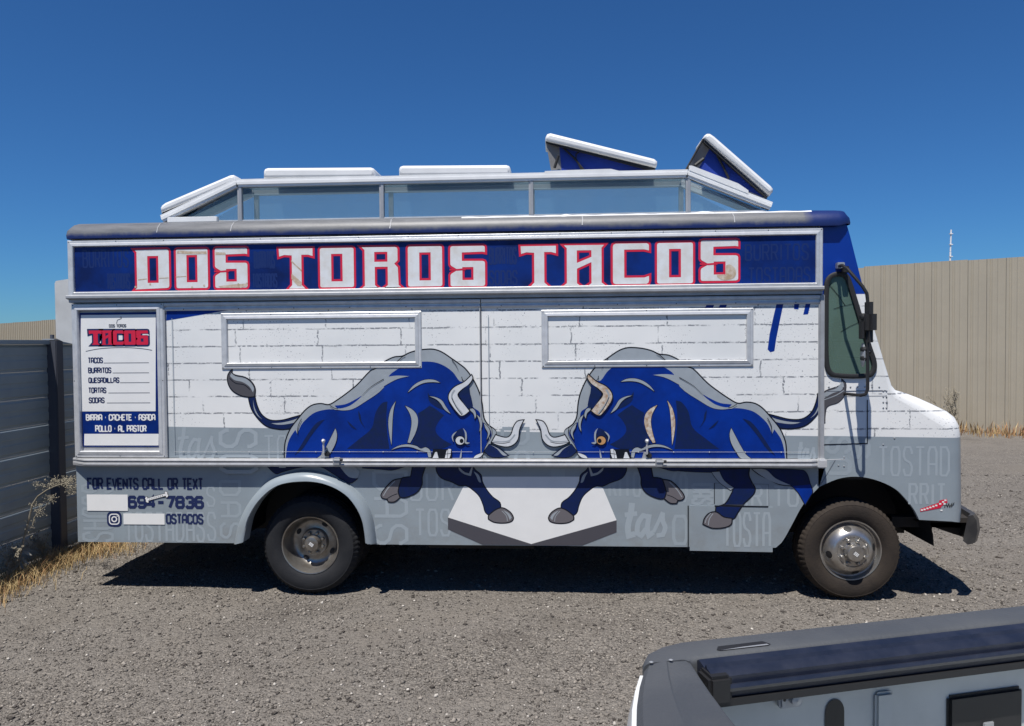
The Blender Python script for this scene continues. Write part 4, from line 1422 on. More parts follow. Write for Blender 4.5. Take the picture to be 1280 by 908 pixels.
for s_, x0, x1, y0, y1, l0, l1 in (('TACOS', 110, 187, 331, 363, 193, 437), ('BURRITOS', 112, 233, 385, 417, 242, 438), ('QUESADILLAS', 114, 277, 439, 470, 283, 441), ('TORTAS', 114, 207, 493, 525, 220, 443), ('SODAS', 117, 198, 547, 579, 212, 446)):
    btext(s_, x0, y0, x1, y1, .0085, 'print_navy')
    brect(l0, y1-3, l1, y1, 'print_grey', YB-.0008)
btext('BIRRIA . CACHETE . ASADA', 103, 638, 471, 674, .0095, 'print_white', .3)
btext('POLLO . AL PASTOR', 154, 698, 424, 735, .0095, 'print_white', .3)
btext('DOS TOROS', 222, 153, 313, 171, .006, 'print_grey')
arc = [(colx(x, y), row(y)) for x, y in [(95, 298), (150, 287), (210, 281), (280, 279), (350, 281), (410, 287), (455, 295)]]
mb.ribbon(smooth(arc, 4, False), .005, YB-.0008, 'print_grey')
mb.ribbon(smooth([(colx(x, y), row(y)) for x, y in [(262, 150), (266, 132), (275, 128), (288, 122), (286, 114), (279, 117)]], 4, False), .005, YB-.0008, 'print_grey')
mb.build('lettering', board)
def cpx(x, y): return (x/4.323+85, y/4.323+370)
for ch, x0, x1 in (('T', 112, 185), ('A', 178, 245), ('C', 243, 303), ('O', 303, 368), ('S', 368, 435)):
    a, b2 = cpx(x0, 186), cpx(x1, 266)
    big_letter(ch, a[0], a[1], b2[0], b2[1], 0, YB-.0012, 'print_navy', 'print_red', board, .002, .011)

# ---- contact lettering low on the skirt
YS = SK-.0012
KC = (1/6.737, 1/6.737, 90, 580)
mb = MB()
text_px(mb, 'FOR EVENTS CALL OR TEXT', 135, 117, 1100, 218, .0155, SK, YS-.0008, 'print_navy', .36, KC)
text_px(mb, '694-7836', 480, 268, 1100, 378, .023, SK, YS-.0008, 'print_navy', .42, KC)
text_px(mb, 'OSTACOS', 798, 420, 1100, 508, .0145, SK, YS-.0008, 'print_navy', .36, KC)
mb.build('contact_lettering', skirt)
for r_ in ((129, 258, 472, 395), (436, 418, 782, 510)):
    a, b2, c, d = rect(*[v/6.737+o_ for v, o_ in zip(r_, (90, 580, 90, 580))], SK)
    mb = MB(); mb.box((a, YS-.0030, c), (b2, YS-.0022, d), 'print_white'); mb.build('blank_sticker', skirt)
def rrect(x0, x1, z0, z1, r, n=5):
    o_ = []
    for cx, cz, a0 in ((x1-r, z1-r, 0), (x0+r, z1-r, 90), (x0+r, z0+r, 180), (x1-r, z0+r, 270)):
        for k in range(n+1):
            a = math.radians(a0+90*k/n); o_.append((cx+r*math.cos(a), cz+r*math.sin(a)))
    return o_
a, b2, c, d = rect(90+296/6.737, 580+402/6.737, 90+417/6.737, 580+529/6.737, SK)
b2 = a+(d-c)
mb = MB()
w = d-c
mb.sheet([rrect(a, b2, c, d, w*.3)], YS-.001, 'print_navy')
mb.ribbon(rrect(a+w*.17, b2-w*.17, c+w*.17, d-w*.17, w*.2), w*.075, YS-.0018, 'print_white', True)
mb.ribbon([((a+b2)/2+w*.16*math.cos(t), (c+d)/2+w*.16*math.sin(t)) for t in [2*math.pi*k/24 for k in range(24)]], w*.08, YS-.0018, 'print_white', True)
mb.lathe([(w*.04, 0), (.0005, 0)], (b2-w*.3, YS-.0019, d-w*.3), 'print_white', 8)
mb.build('social_badge', skirt)
# bone sticker
p0, p1 = Vector(S(90+640/6.737, 580+300/6.737, SK)), Vector(S(90+792/6.737, 580+258/6.737, SK))
dv = (p1-p0).normalized(); nv = Vector((-dv.y, dv.x))
L_ = (p1-p0).length
bone = [(0, .009), (.004, .022), (-.008, .022), (-.018, .012), (-.014, 0), (-.018, -.012), (-.008, -.022), (.004, -.022), (0, -.009)]
bone = [(p[0]*-1 if False else p[0], p[1]) for p in bone]
pts = [p0+dv*u+nv*v for u, v in bone]+[p0+dv*(L_-u)+nv*v for u, v in reversed(bone)]
mb = MB()
mb.sheet([offset([tuple(p) for p in smooth([tuple(p) for p in pts], 3)], .003)], YS-.0034, 'sticker_black')
mb.sheet([[tuple(p) for p in smooth([tuple(p) for p in pts], 3)]], YS-.0042, 'print_white')
for k in range(7):
    q0 = p0+dv*(L_*(.1+.115*k)); mb.ribbon([tuple(q0-nv*.003), tuple(q0+dv*.008+nv*.003)], .004, YS-.005, 'print_grey')
mb.build('bone_sticker', skirt)
# striped sticker and scrawl on the front wing
KF = (1/4.9077, 1/4.9077, 980, 550)
mb = MB()
q = pxl([(834, 424), (950, 385), (952, 372), (998, 362), (1002, 385), (968, 405), (960, 418), (836, 441)], SK, KF)
mb.sheet([q], YS-.001, 'print_red')
for x, y in ((846, 430), (862, 426), (880, 420), (898, 414), (916, 408), (934, 402), (958, 392), (976, 380), (985, 392), (990, 370), (966, 432)):
    X, Z = S(x/4.9077+980, y/4.9077+550, SK); mb.box((X-.009, YS-.0022, Z-.006), (X+.006, YS-.0018, Z+.005), 'print_white')
mb.ribbon(pxl([(985, 415), (990, 390), (1002, 410), (1010, 392), (1016, 412), (1030, 388), (1025, 410), (1044, 385)], SK, KF), .007, YS-.001, 'sticker_black')
mb.build('wing_sticker', cab_side)

# ---- ghost words in the grey band
GHP = [skirt]
def gh(s_, x0, y0, x1, y1, th=.018, Y=SK, y=None, mt='ghost', gap=.55, rot=False):
    q = MB()
    text_px(q, s_, x0, y0, x1, y1, th, Y, (YS+.0006 if y is None else y), mt, gap, rot=rot)
    q.build('ghost_word', GHP[0])
gh('TOSTADAS', 157, 640, 255, 678)
gh('S', 259, 608, 268, 634, .014); gh('S', 260, 640, 269, 677, .016)
gh('SODAS', 104, 606, 140, 676, .022, rot=2, mt='ghost_soft')
gh('DAS', 276, 602, 300, 672, .022, rot=2, mt='ghost_soft')
gh('DAS', 468, 590, 508, 679, .026, rot=2)
gh('BUR', 514, 591, 566, 627); gh('RI', 570, 591, 583, 612)
gh('TOS', 520, 636, 562, 671)
gh('BURRITO', 690, 586, 705, 598, .012, mt='ghost_soft')
gh('RITO', 762, 590, 800, 622, mt='ghost_soft')
gh('SO', 842, 592, 858, 680, .024, rot=2, mt='ghost_soft')
gh('DAS', 866, 606, 890, 630, .022, rot=2, mt='ghost_soft')
gh('URRITO', 905, 607, 997, 634, mt='ghost')
gh('TOSTA', 905, 640, 962, 684, mt='ghost', y=SK-.0068)
def script(x0, y0, x1, y1, w, Y, y):
    mb = MB()
    def m_(pts): return [S(x0+(x1-x0)*u, y0+(y1-y0)*v, Y) for u, v in pts]
    mb.ribbon(smooth(m_([(.28, .02), (.26, .3), (.20, .7), (.22, .95), (.34, .9)]), 4, False), w, y, 'ghost')
    mb.ribbon(smooth(m_([(.14, .36), (.38, .32)]), 2, False), w*.8, y-.0001, 'ghost')
    mb.ribbon(smooth(m_([(.60, .42), (.50, .38), (.40, .6), (.38, .88), (.46, .95), (.56, .75)]), 4, False), w*.85, y-.0002, 'ghost')
    mb.ribbon(smooth(m_([(.62, .34), (.58, .75), (.61, .95), (.70, .85)]), 4, False), w*.85, y-.0004, 'ghost')
    mb.ribbon(smooth(m_([(.70, .85), (.80, .55), (.88, .28)]), 4, False), w*.6, y-.0003, 'ghost')
    mb.ribbon(smooth(m_([(.88, .3), (.88, .52), (.93, .72), (.88, .93), (.76, .95)]), 4, False), w*.8, y-.0005, 'ghost')
    mb.build('ghost_word', GHP[0])
script(772, 628, 836, 672, .044, SK, YS+.0006)
GHP[0] = truck
script(214, 533, 272, 576, .03, PY, -.0006)
gh('SO', 276, 538, 320, 590, .03, PY, -.0006, 'ghost', rot=2)
gh('TO', 331, 544, 358, 585, .015, PY, -.0006)
gh('DS', 628, 536, 660, 583, .026, PY, -.0006, 'ghost_soft', rot=2)
script(994, 552, 1020, 577, .024, PY, -.0006)
GHP[0] = cab_side
gh('TOSTAD', 1099, 558, 1186, 596, .016); gh('RRIT', 1137, 604, 1181, 632, .018)
gh('SO', 1034, 548, 1062, 592, .03, rot=2, mt='ghost_soft')
gh('S', 1066, 553, 1086, 572, .026, rot=2, mt='ghost_soft')


# ---- blue swoosh and paint drips on the hatches
mb = MB()
mb.sheet([pxl([(208, 388), (310, 385), (276, 389.5), (250, 394), (208, 401)], 0)], -.0009, 'bull_blue')
mb.build('paint_swoosh', truck)
for pts in ([(886, 376), (894, 376), (891.5, 385), (881, 385.5)], [(903, 376), (911, 376), (907, 385), (898, 385)], [(971.5, 376.5), (980, 376.5), (975, 400), (970, 425), (968, 439), (963, 440.5), (959.5, 437), (962, 418), (967, 395)], [(993, 376), (999.5, 376), (998, 387), (992.5, 386.5)], [(1008, 376), (1014, 376), (1010, 393), (1004, 393.5)]):
    mb = MB(); mb.sheet([pxl(pts, 0)], -.0009, 'bull_blue'); mb.build('paint_drip', truck)

# ---- pedestal print
mb = MB()
mb.sheet([pxl([(560, 647), (579, 609), (599, 596), (733, 596), (754, 611), (770.7, 650.4), (664, 680.2)], SK)], YS, 'print_white')
mb.sheet([pxl([(560, 647), (664, 680.2), (664, 681.6), (603, 681), (560, 662)], SK)], YS-.0004, 'pedestal_side')
mb.sheet([pxl([(770.7, 650.4), (770.7, 665.5), (728, 682), (664, 682), (664, 680.2)], SK)], YS-.0004, 'pedestal_side')
mb.v = [(v[0], v[1], max(v[2], ZB+.001)) for v in mb.v]
mb.build('pedestal_print', skirt)

# ---- the two bulls
A_ = (1/6.095, 1/6.095, 270, 430)
B_ = (1/6.095, 1/6.095, 460, 430)
C_ = (1/6.095, 1/6.095, 460, 550)
def T(K, pts): return [(p[0]*K[0]+K[2], p[1]*K[1]+K[3]) for p in pts]
MX = (S(652, 526)[0]+S(672, 527)[0])/2
class Art:
    def __init__(s, plane, mirror=False, dx=0.0, dz=0.0, sx=1.0):
        s.mb, s.Y, s.mir, s.n, s.dx, s.dz, s.sx = MB(), plane, mirror, 0, dx, dz, sx
    def tr(s, pts):
        o_ = pxl(pts, s.Y)
        return [(2*MX-p[0]+s.dx, p[1]+s.dz) if s.mir else p for p in o_]
    def y(s):
        s.n += 1
        return s.Y-.0012-.00022*s.n
    def fill(s, pts, mt, out=None, k=4):
        q = smooth(s.tr(pts), k)
        if out:
            s.mb.sheet([offset(q, out)], s.y(), 'ink')
        s.mb.sheet([q], s.y(), mt)
    def line(s, pts, w, mt='ink', w1=None):
        s.mb.ribbon(smooth(s.tr(pts), 4, False), w, s.y(), mt, False, w1)
def bull_body(a, worn=False):
    sil = T(A_, [(527, 872), (530, 770), (545, 710), (575, 645), (640, 560), (690, 503), (740, 470), (800, 460), (862, 468), (930, 430), (1000, 380), (1080, 315), (1180, 210)])
    sil += T(B_, [(60, 193), (130, 140), (200, 106), (265, 98), (320, 72), (380, 55), (440, 47), (500, 47), (560, 67), (640, 120), (690, 155), (740, 195), (798, 275), (845, 375), (865, 455), (878, 560), (905, 612), (935, 637), (966, 662), (966, 690), (946, 730), (906, 780), (880, 822), (840, 872)])
    # tail
    a.fill(T(A_, [(575, 638), (520, 648), (470, 646), (390, 626), (325, 570), (272, 490), (250, 400), (293, 400), (310, 470), (345, 540), (410, 584), (500, 586), (590, 563), (655, 545), (640, 590)]), 'bull_navy', .009)
    a.fill(T(A_, [(283, 425), (293, 480), (320, 540), (352, 575), (315, 545), (290, 495)]), 'bull_grey')
    a.fill(T(A_, [(420, 605), (500, 600), (590, 580), (640, 558), (620, 590), (540, 612), (470, 616)]), 'bull_grey')
    if not worn: a.fill(T(A_, [(120, 203), (95, 240), (97, 300), (130, 355), (190, 390), (250, 402), (292, 398), (295, 340), (268, 292), (220, 259), (150, 243), (120, 225)]), 'bull_tuft', .009)
    if not worn: a.fill(T(A_, [(118, 222), (150, 247), (220, 262), (265, 295), (290, 340), (282, 370), (255, 325), (200, 290), (140, 275), (108, 245)]), 'bull_grey')
    if not worn: a.line(T(A_, [(105, 262), (150, 300), (215, 312), (262, 350)]), .006)
    # body
    a.mb.sheet([offset(smooth(a.tr(sil), 4), .010)], a.y(), 'ink')
    a.fill(sil, 'bull_grey')
    blue = T(A_, [(533, 868), (542, 790), (562, 722), (606, 655), (622, 690), (648, 622), (690, 572), (745, 528), (800, 508), (870, 498), (920, 503), (975, 508), (1040, 495), (1120, 452), (1200, 392), (1278, 333)])
    blue += T(B_, [(80, 345), (150, 300), (160, 245), (225, 193), (290, 155), (390, 137), (500, 139), (580, 167), (648, 217), (700, 285), (735, 290), (760, 330), (782, 400), (800, 480), (850, 520), (862, 580), (905, 625), (935, 660), (940, 700), (905, 760), (878, 822), (860, 868)])
    a.fill(blue, 'bull_blue')
    a.fill(T(A_, [(905, 470), (985, 460), (1060, 425), (1110, 395), (1090, 430), (1010, 475), (930, 492)]), 'bull_blue')
    # shading
    a.fill(T(B_, [(60, 520), (110, 450), (150, 440), (140, 560), (150, 700), (165, 800), (60, 800), (-60, 800), (-160, 800), (-60, 720), (30, 640)]), 'bull_navy')
    a.fill(T(B_, [(470, 470), (520, 500), (580, 545), (540, 590), (515, 660), (560, 720), (640, 765), (560, 800), (430, 800), (330, 770), (365, 690), (390, 600), (380, 530), (430, 500)]), 'bull_navy')
    a.fill(T(B_, [(455, 370), (480, 400), (540, 430), (580, 480), (600, 510), (540, 490), (490, 460), (465, 430)]), 'bull_navy')
    a.fill(T(B_, [(690, 400), (720, 350), (762, 340), (785, 400), (800, 470), (770, 470), (730, 440)]), 'bull_navy')
    a.fill(T(B_, [(650, 690), (680, 660), (720, 640), (735, 690), (745, 750), (780, 762), (700, 775), (660, 745)]), 'bull_navy')
    a.fill(T(A_, [(830, 575), (770, 600), (700, 690), (620, 820), (600, 850), (660, 800), (720, 710), (780, 630)]), 'bull_navy')
    a.fill(T(A_, [(1085, 510), (1095, 580), (1140, 645), (1110, 590), (1102, 540)]), 'bull_navy')
    a.fill(T(A_, [(1000, 585), (1030, 630), (1075, 655), (1040, 620)]), 'bull_navy')
    # highlights
    a.fill(T(A_, [(1278, 335), (1120, 452), (1040, 497), (970, 507), (910, 498), (1000, 482), (1085, 425), (1180, 330), (1278, 268)]), 'bull_grey')
    a.fill(T(B_, [(0, 345), (60, 290), (130, 257), (220, 242), (315, 247), (230, 266), (140, 312), (60, 365), (-4, 412)]), 'bull_grey')
    a.fill(T(B_, [(305, 370), (340, 325), (390, 290), (450, 272), (510, 276), (550, 296), (490, 291), (420, 300), (360, 330)]), 'bull_grey', .003)
    hl = 'horn_worn' if worn else 'bull_grey'
    a.fill(T(B_, [(212, 438), (175, 500), (157, 590), (165, 690), (181, 770), (184, 680), (188, 580), (196, 500)]), hl, .003)
    a.fill(T(B_, [(285, 472), (335, 498), (372, 540), (382, 600), (362, 680), (322, 755), (303, 750), (322, 680), (334, 600), (322, 535)]), hl, .003)
    a.fill(T(B_, [(468, 400), (510, 405), (562, 430), (592, 475), (630, 532), (585, 500), (553, 452), (518, 420)]), 'bull_grey', .003)
    a.fill(T(B_, [(178, 808), (230, 778), (300, 765), (370, 778), (405, 798), (440, 788), (475, 812), (482, 862), (463, 864), (452, 822), (405, 812), (330, 786), (260, 784), (210, 796)]), 'bull_grey', .003)
    a.fill(T(A_, [(912, 645), (924, 690), (915, 750), (880, 820), (840, 872), (770, 872), (810, 840), (850, 770), (885, 700)]), 'bull_grey', .003)
    a.line(T(B_, [(222, 138), (262, 100), (285, 88)]), .006)
    a.line(T(B_, [(640, 122), (668, 158), (692, 205)]), .006, 'ink', .001)
    a.line(T(B_, [(715, 250), (722, 275), (745, 292)]), .005)
    a.line(T(A_, [(870, 468), (905, 490), (930, 494)]), .005)
    a.line(T(A_, [(1280, 268), (1180, 330), (1110, 400)]), .006, 'ink', .001)
    a.line(T(A_, [(625, 690), (628, 630), (655, 570)]), .005)
    # forelock curls
    for pts in ([(775, 485), (810, 500), (825, 545), (815, 570), (805, 530), (780, 505)], [(830, 540), (865, 575), (868, 630), (850, 668), (855, 620), (845, 575)], [(885, 605), (920, 640), (930, 680), (905, 730), (915, 680), (895, 640)]):
        a.fill(T(B_, pts), 'bull_grey', .004)
    a.fill(T(B_, [(945, 640), (975, 665), (972, 700), (940, 750), (900, 800), (882, 820), (905, 770), (940, 715), (950, 680)]), 'bull_grey', .004)
    # ear and lower horn
    a.fill(T(B_, [(925, 765), (1000, 795), (1070, 850), (1010, 862), (930, 855), (888, 815)]), 'bull_navy', .005)
    a.fill(T(B_, [(935, 768), (1000, 800), (1062, 848), (1030, 848), (985, 800)]), 'bull_grey')
    hm = 'horn'
    a.fill(T(B_, [(1183, 582), (1140, 592), (1112, 632), (1092, 690), (1060, 714), (1000, 704), (975, 695), (945, 748), (990, 768), (1060, 780), (1110, 762), (1142, 720), (1152, 650)]), hm, .008)
    a.line(T(B_, [(950, 738), (1020, 745), (1080, 735), (1120, 690)]), .006, 'bull_grey', .012)
    a.line(T(B_, [(945, 748), (1030, 757), (1085, 745)]), .004)
    # upper horn
    uh = 'horn_worn' if worn else 'horn'
    a.fill(T(B_, [(790, 240), (735, 292), (662, 330), (624, 375), (618, 420), (650, 478), (690, 528), (712, 545), (740, 537), (772, 510), (728, 455), (690, 408), (684, 380), (720, 342), (768, 307), (797, 262)]), uh, .008)
    a.line(T(B_, [(662, 352), (640, 400), (672, 470), (725, 535)]), .014, 'bull_grey', .008)
    a.line(T(B_, [(640, 410), (672, 478), (718, 540)]), .005)
    a.fill(T(B_, [(770, 305), (735, 340), (700, 375), (700, 400), (760, 495), (800, 480), (782, 400)]), 'bull_navy')
    # eye, teeth, muzzle
    e = [(703+33*math.cos(t), 735+31*math.sin(t)) for t in [2*math.pi*k/12 for k in range(12)]]
    a.fill(T(B_, e), 'eye_worn' if worn else 'horn', .006)
    e = [(715+15*math.cos(t), 738+17*math.sin(t)) for t in [2*math.pi*k/8 for k in range(8)]]
    a.fill(T(B_, e), 'ink')
    a.fill(T(B_, [(680, 665), (655, 680), (640, 705), (650, 740), (655, 745), (650, 710), (660, 690)]), 'bull_grey')
    a.fill(T(B_, [(725, 640), (750, 670), (755, 715), (750, 745), (778, 752), (755, 762), (738, 752), (742, 715), (738, 670)]), 'bull_grey')
    a.fill(T(B_, [(480, 872), (500, 800), (640, 800), (640, 872)]), 'ink', k=1)
    a.fill(T(B_, [(495, 868), (515, 822), (528, 822), (540, 868)]), 'horn', k=1)
    a.fill(T(B_, [(588, 868), (600, 815), (615, 798), (635, 800), (632, 840), (622, 868)]), 'horn', k=1)
    a.line(T(B_, [(594, 838), (634, 832)]), .004)
    a.line(T(B_, [(612, 800), (606, 868)]), .003)
    a.fill(T(B_, [(715, 800), (705, 840), (700, 868), (712, 868), (716, 835)]), 'bull_grey')
    a.fill(T(B_, [(820, 850), (850, 836), (880, 828), (870, 845), (850, 862), (822, 868), (806, 868)]), 'horn', .003)
    # clip to the hatch
    a.mb.v = [(min(v[0], 5.664), v[1], max(v[2], 1.064)) for v in a.mb.v]
def bull_legs(a):
    def leg(pts, mt='bull_navy'): a.fill(T(C_, pts), mt, .008)
    leg([(522, 190), (527, 240), (562, 288), (640, 318), (700, 346), (750, 346), (803, 380), (853, 430), (883, 500), (898, 550), (932, 570), (1008, 525), (1002, 480), (950, 440), (900, 380), (868, 320), (858, 270), (812, 228), (792, 190)])
    a.fill(T(C_, [(805, 240), (845, 270), (862, 325), (845, 320), (825, 275)]), 'bull_grey')
    a.fill(T(C_, [(690, 205), (735, 245), (770, 255), (790, 205), (800, 205), (785, 275), (735, 262), (695, 230)]), 'bull_grey')
    a.fill(T(C_, [(925, 575), (1010, 522), (1070, 545), (1103, 590), (1090, 618), (1030, 630), (960, 623), (922, 602)]), 'hoof', .009)
    a.fill(T(C_, [(1030, 535), (1075, 560), (1095, 592), (1080, 610), (1065, 575)]), 'bull_grey')
    a.line(T(C_, [(1020, 540), (1055, 580), (1062, 620)]), .005, 'bull_grey')
    leg([(345, 190), (328, 285), (250, 300), (222, 370), (232, 428), (270, 438), (330, 420), (378, 390), (408, 340), (410, 280), (440, 190)])
    a.fill(T(C_, [(250, 300), (195, 312), (135, 372), (104, 420), (116, 442), (150, 446), (158, 468), (200, 468), (240, 438), (226, 390)]), 'hoof', .009)
    a.line(T(C_, [(205, 315), (150, 372), (118, 425)]), .006, 'bull_grey')
    a.line(T(C_, [(150, 446), (185, 425), (225, 410)]), .005)
    a.fill(T(C_, [(-40, 188), (320, 188), (250, 213), (180, 230), (100, 223), (-40, 214)]), 'bull_navy', .004)
for mirrored in (False, True):
    a = Art(PY-.0000, mirrored, dx=(.008 if mirrored else 0))
    bull_body(a, mirrored)
    o = a.mb.build('bull_print', truck)
    o['label'] = 'blue bull facing left with a rust-stained horn' if mirrored else 'blue bull facing right with a clean white horn'
    a = Art(SK, mirrored, dx=(.008 if mirrored else 0))
    bull_legs(a)
    if not mirrored:                                   # hind quarter just above the wheel flare
        a.fill([(336, 584), (345, 592), (352, 590), (375, 584), (400, 583), (420, 594), (437, 604), (447, 598), (430, 583)], 'bull_navy', .005)
        a.fill([(425, 583), (436, 596), (447, 598), (450, 590), (442, 583)], 'bull_grey')
    a.mb.build('bull_print', skirt)
E_ = (1/6.095, 1/6.095, 850, 550)
a = Art(SK)
a.fill(T(E_, [(-10, 208), (530, 218), (522, 240), (300, 246), (120, 244), (-10, 235)]), 'bull_navy', .004)
a.fill(T(E_, [(290, 232), (525, 220), (520, 270), (545, 330), (568, 370), (558, 410), (520, 450), (470, 498), (430, 560), (400, 600), (330, 590), (272, 555), (276, 512), (345, 490), (400, 402), (408, 378), (340, 330)]), 'bull_navy', .009)
a.fill(T(E_, [(242, 246), (300, 242), (335, 310), (410, 366), (385, 382), (310, 332), (265, 282)]), 'bull_grey', .004)
a.fill(T(E_, [(272, 552), (330, 590), (390, 600), (384, 640), (330, 663), (250, 667), (210, 654), (178, 638), (188, 600), (222, 562)]), 'hoof', .009)
a.line(T(E_, [(250, 560), (222, 600), (214, 648)]), .006, 'bull_grey')
a.line(T(E_, [(232, 556), (200, 598), (190, 632)]), .005, 'bull_grey')
a.fill(T(E_, [(548, 222), (930, 232), (965, 260), (988, 330), (1008, 395), (990, 430), (952, 492), (940, 465), (900, 400), (850, 352), (760, 340), (680, 302), (600, 262)]), 'bull_navy', .005)
a.fill(T(E_, [(855, 352), (990, 340), (1006, 395), (988, 430), (952, 490), (938, 465), (900, 400)]), 'bull_blue')
a.fill(T(E_, [(552, 224), (650, 227), (725, 292), (845, 346), (750, 335), (650, 292)]), 'bull_grey')
for v_i, v in enumerate(a.mb.v):
    X, Z = S(862, 632, SK)
    if v[2] < Z and v[0] > X:
        a.mb.v[v_i] = (v[0], v[1]-.0062, v[2])
a.mb.build('bull_print', skirt)
# tail tip of the second bull on the cab side
a = Art(SK)
K_ = (1/4.32, 1/4.32, 1020, 310)
a.fill(T(K_, [(140, 712), (158, 730), (160, 760), (150, 800), (118, 835), (60, 858), (48, 905), (47, 945), (24, 948), (22, 800), (55, 772), (110, 752), (136, 738)]), 'bull_tuft', .005)
a.fill(T(K_, [(140, 718), (150, 742), (135, 770), (90, 785), (30, 820), (26, 800), (60, 775), (112, 757)]), 'bull_grey')
a.line(T(K_, [(150, 770), (110, 795), (40, 822)]), .006, 'bull_grey')
a.mb.build('bull_print', cab_side)

# ================================================================== PICKUP in front (bed seen over the tailgate corner)
PA = math.atan2(.228, .782)
PO = Vector((3.991, -4.081))
pux, puy = Vector((math.cos(PA), math.sin(PA))), Vector((-math.sin(PA), math.cos(PA)))
pick = empty('pickup_truck', (PO.x+pux.x*1.0+puy.x*-.88, PO.y+pux.y*1.0+puy.y*-.88, 0), 'white pickup with grey bed rail caps and open bed, beside the food truck', 'pickup')
def PW(p):
    q = PO+pux*p[0]+puy*p[1]
    return (q.x, q.y, p[2])
def pbuild(mb, name, parent=pick, sm=False, ang=40):
    mb.v = [PW(v) for v in mb.v]
    return mb.build(name, parent, sm, ang)
RZ, BW = 1.35, 1.76
def gate_o(t): return -.112-.165*(1-abs(t)**3)
def gate_i(t): return -.018-.055*(1-abs(t)**3)
# far rail cap with rounded rear corner
corner = [(.0, -.0), (-.045, -.012), (-.085, -.036), (-.104, -.062), (-.112, -.082)]
mb = MB()
def loft(mb, secs, mt, closed=True):
    n = len(secs[0])
    vs = [p for s_ in secs for p in s_]
    rng_ = range(n) if closed else range(n-1)
    fs = [(i*n+k, i*n+(k+1) % n, (i+1)*n+(k+1) % n, (i+1)*n+k) for i in range(len(secs)-1) for k in rng_]
    fs += [tuple(range(n)), tuple(range((len(secs)-1)*n, len(secs)*n))]
    mb.add(vs, fs, mt)
BL = 1.72
def rail_cap(sgn, name):
    """cap along one bed side; sgn 0 = far side, 1 = near side"""
    def m_(p): return p if sgn == 0 else (p[0], -BW-p[1], p[2])
    mb = MB()
    out = list(reversed(corner))+[(.25, .002), (.7, .003), (BL, .004)]
    inn = [(-.020, -.084), (-.018, -.0835), (-.016, -.083), (-.012, -.0825), (.02, -.080), (.25, -.079), (.7, -.079), (BL, -.079)]
    secs = []
    for (ox, oy), (ix, iy) in zip(out, inn):
        r = []
        for t, z in ((0, RZ-.06), (0, RZ-.014), (.05, RZ-.004), (.16, RZ), (.86, RZ), (.97, RZ-.004), (1, RZ-.012), (1, RZ-.05)):
            r.append(m_((ox+(ix-ox)*t, oy+(iy-oy)*t, z)))
        secs.append(r)
    loft(mb, secs, 'rail_plastic')
    return pbuild(mb, name, pick, True, 50)
cap = rail_cap(0, 'rail_cap'); rail_cap(1, 'rail_cap')
# stake pocket in the far cap
a, b2 = Vector((.055, -.058)), Vector((.135, -.055))
mb = MB()
mb.add([(.045, -.062, RZ+.0012), (.055, -.048, RZ+.0012), (.150, -.046, RZ+.0012), (.158, -.062, RZ+.0012), (.15, -.067, RZ+.0012), (.05, -.067, RZ+.0012)], [(0, 1, 2, 3, 4, 5)], 'black')
mb.add([(.05, -.067, RZ+.002), (.152, -.0665, RZ+.002), (.150, -.061, RZ+.002), (.1, -.0625, RZ+.002)], [(0, 1, 2, 3)], 'galvanised')
pbuild(mb, 'stake_pocket', cap)
# tailgate: white skin, grey top cap
ts = [-1+2*k/28 for k in range(29)]
mb = MB()
secs = []
for t in ts:
    y = -BW/2-t*(BW/2-.083)*-1
    y = -BW/2+t*(BW/2-.086)
    o_, i_ = gate_o(t), gate_i(t)
    secs.append([(o_, y, RZ-.035), (o_+.002, y, RZ-.012), (o_+.012, y, RZ-.002), (o_+.03, y, RZ+.001), (o_+(i_-o_)*.47, y, RZ+.003), (o_+(i_-o_)*.5, y, RZ+.000), (i_-.012, y, RZ-.002), (i_-.002, y, RZ-.008), (i_, y, RZ-.03)])
loft(mb, secs, 'rail_plastic')
gate = mb
g_o = pbuild(gate, 'tailgate', pick, True, 35)
mb = MB()
secs = []
for t in ts:
    y = -BW/2+t*(BW/2-.084)
    o_ = gate_o(t)
    secs.append([(o_-.006, y, RZ-.02), (o_-.016, y, RZ-.05), (o_-.020, y, RZ-.12), (o_+.01, y, RZ-.16), (o_+.02, y, RZ-.35), (o_+.0, y, RZ-.5), (o_+.03, y, RZ-.56), (-.03, y, RZ-.56), (-.03, y, RZ-.035)])
loft(mb, secs, 'pickup_white')
skin = pbuild(mb, 'gate_skin', g_o, True, 40)
mb = MB(); mb.box((-.285, -BW/2-.13, RZ-.24), (-.262, -BW/2+.13, RZ-.17), 'black', .006); pbuild(mb, 'gate_handle', g_o)
for (x, y) in ((-.098, -.0885), (-.06, -.0885)):
    mb = MB()
    mb.add([(x+.004*math.cos(t), y+.004*math.sin(t), RZ+.0045) for t in [2*math.pi*k/8 for k in range(8)]]+[(x, y, RZ+.006)], [(k, (k+1) % 8, 8) for k in range(8)], 'galvanised')
    pbuild(mb, 'cap_screw', g_o)
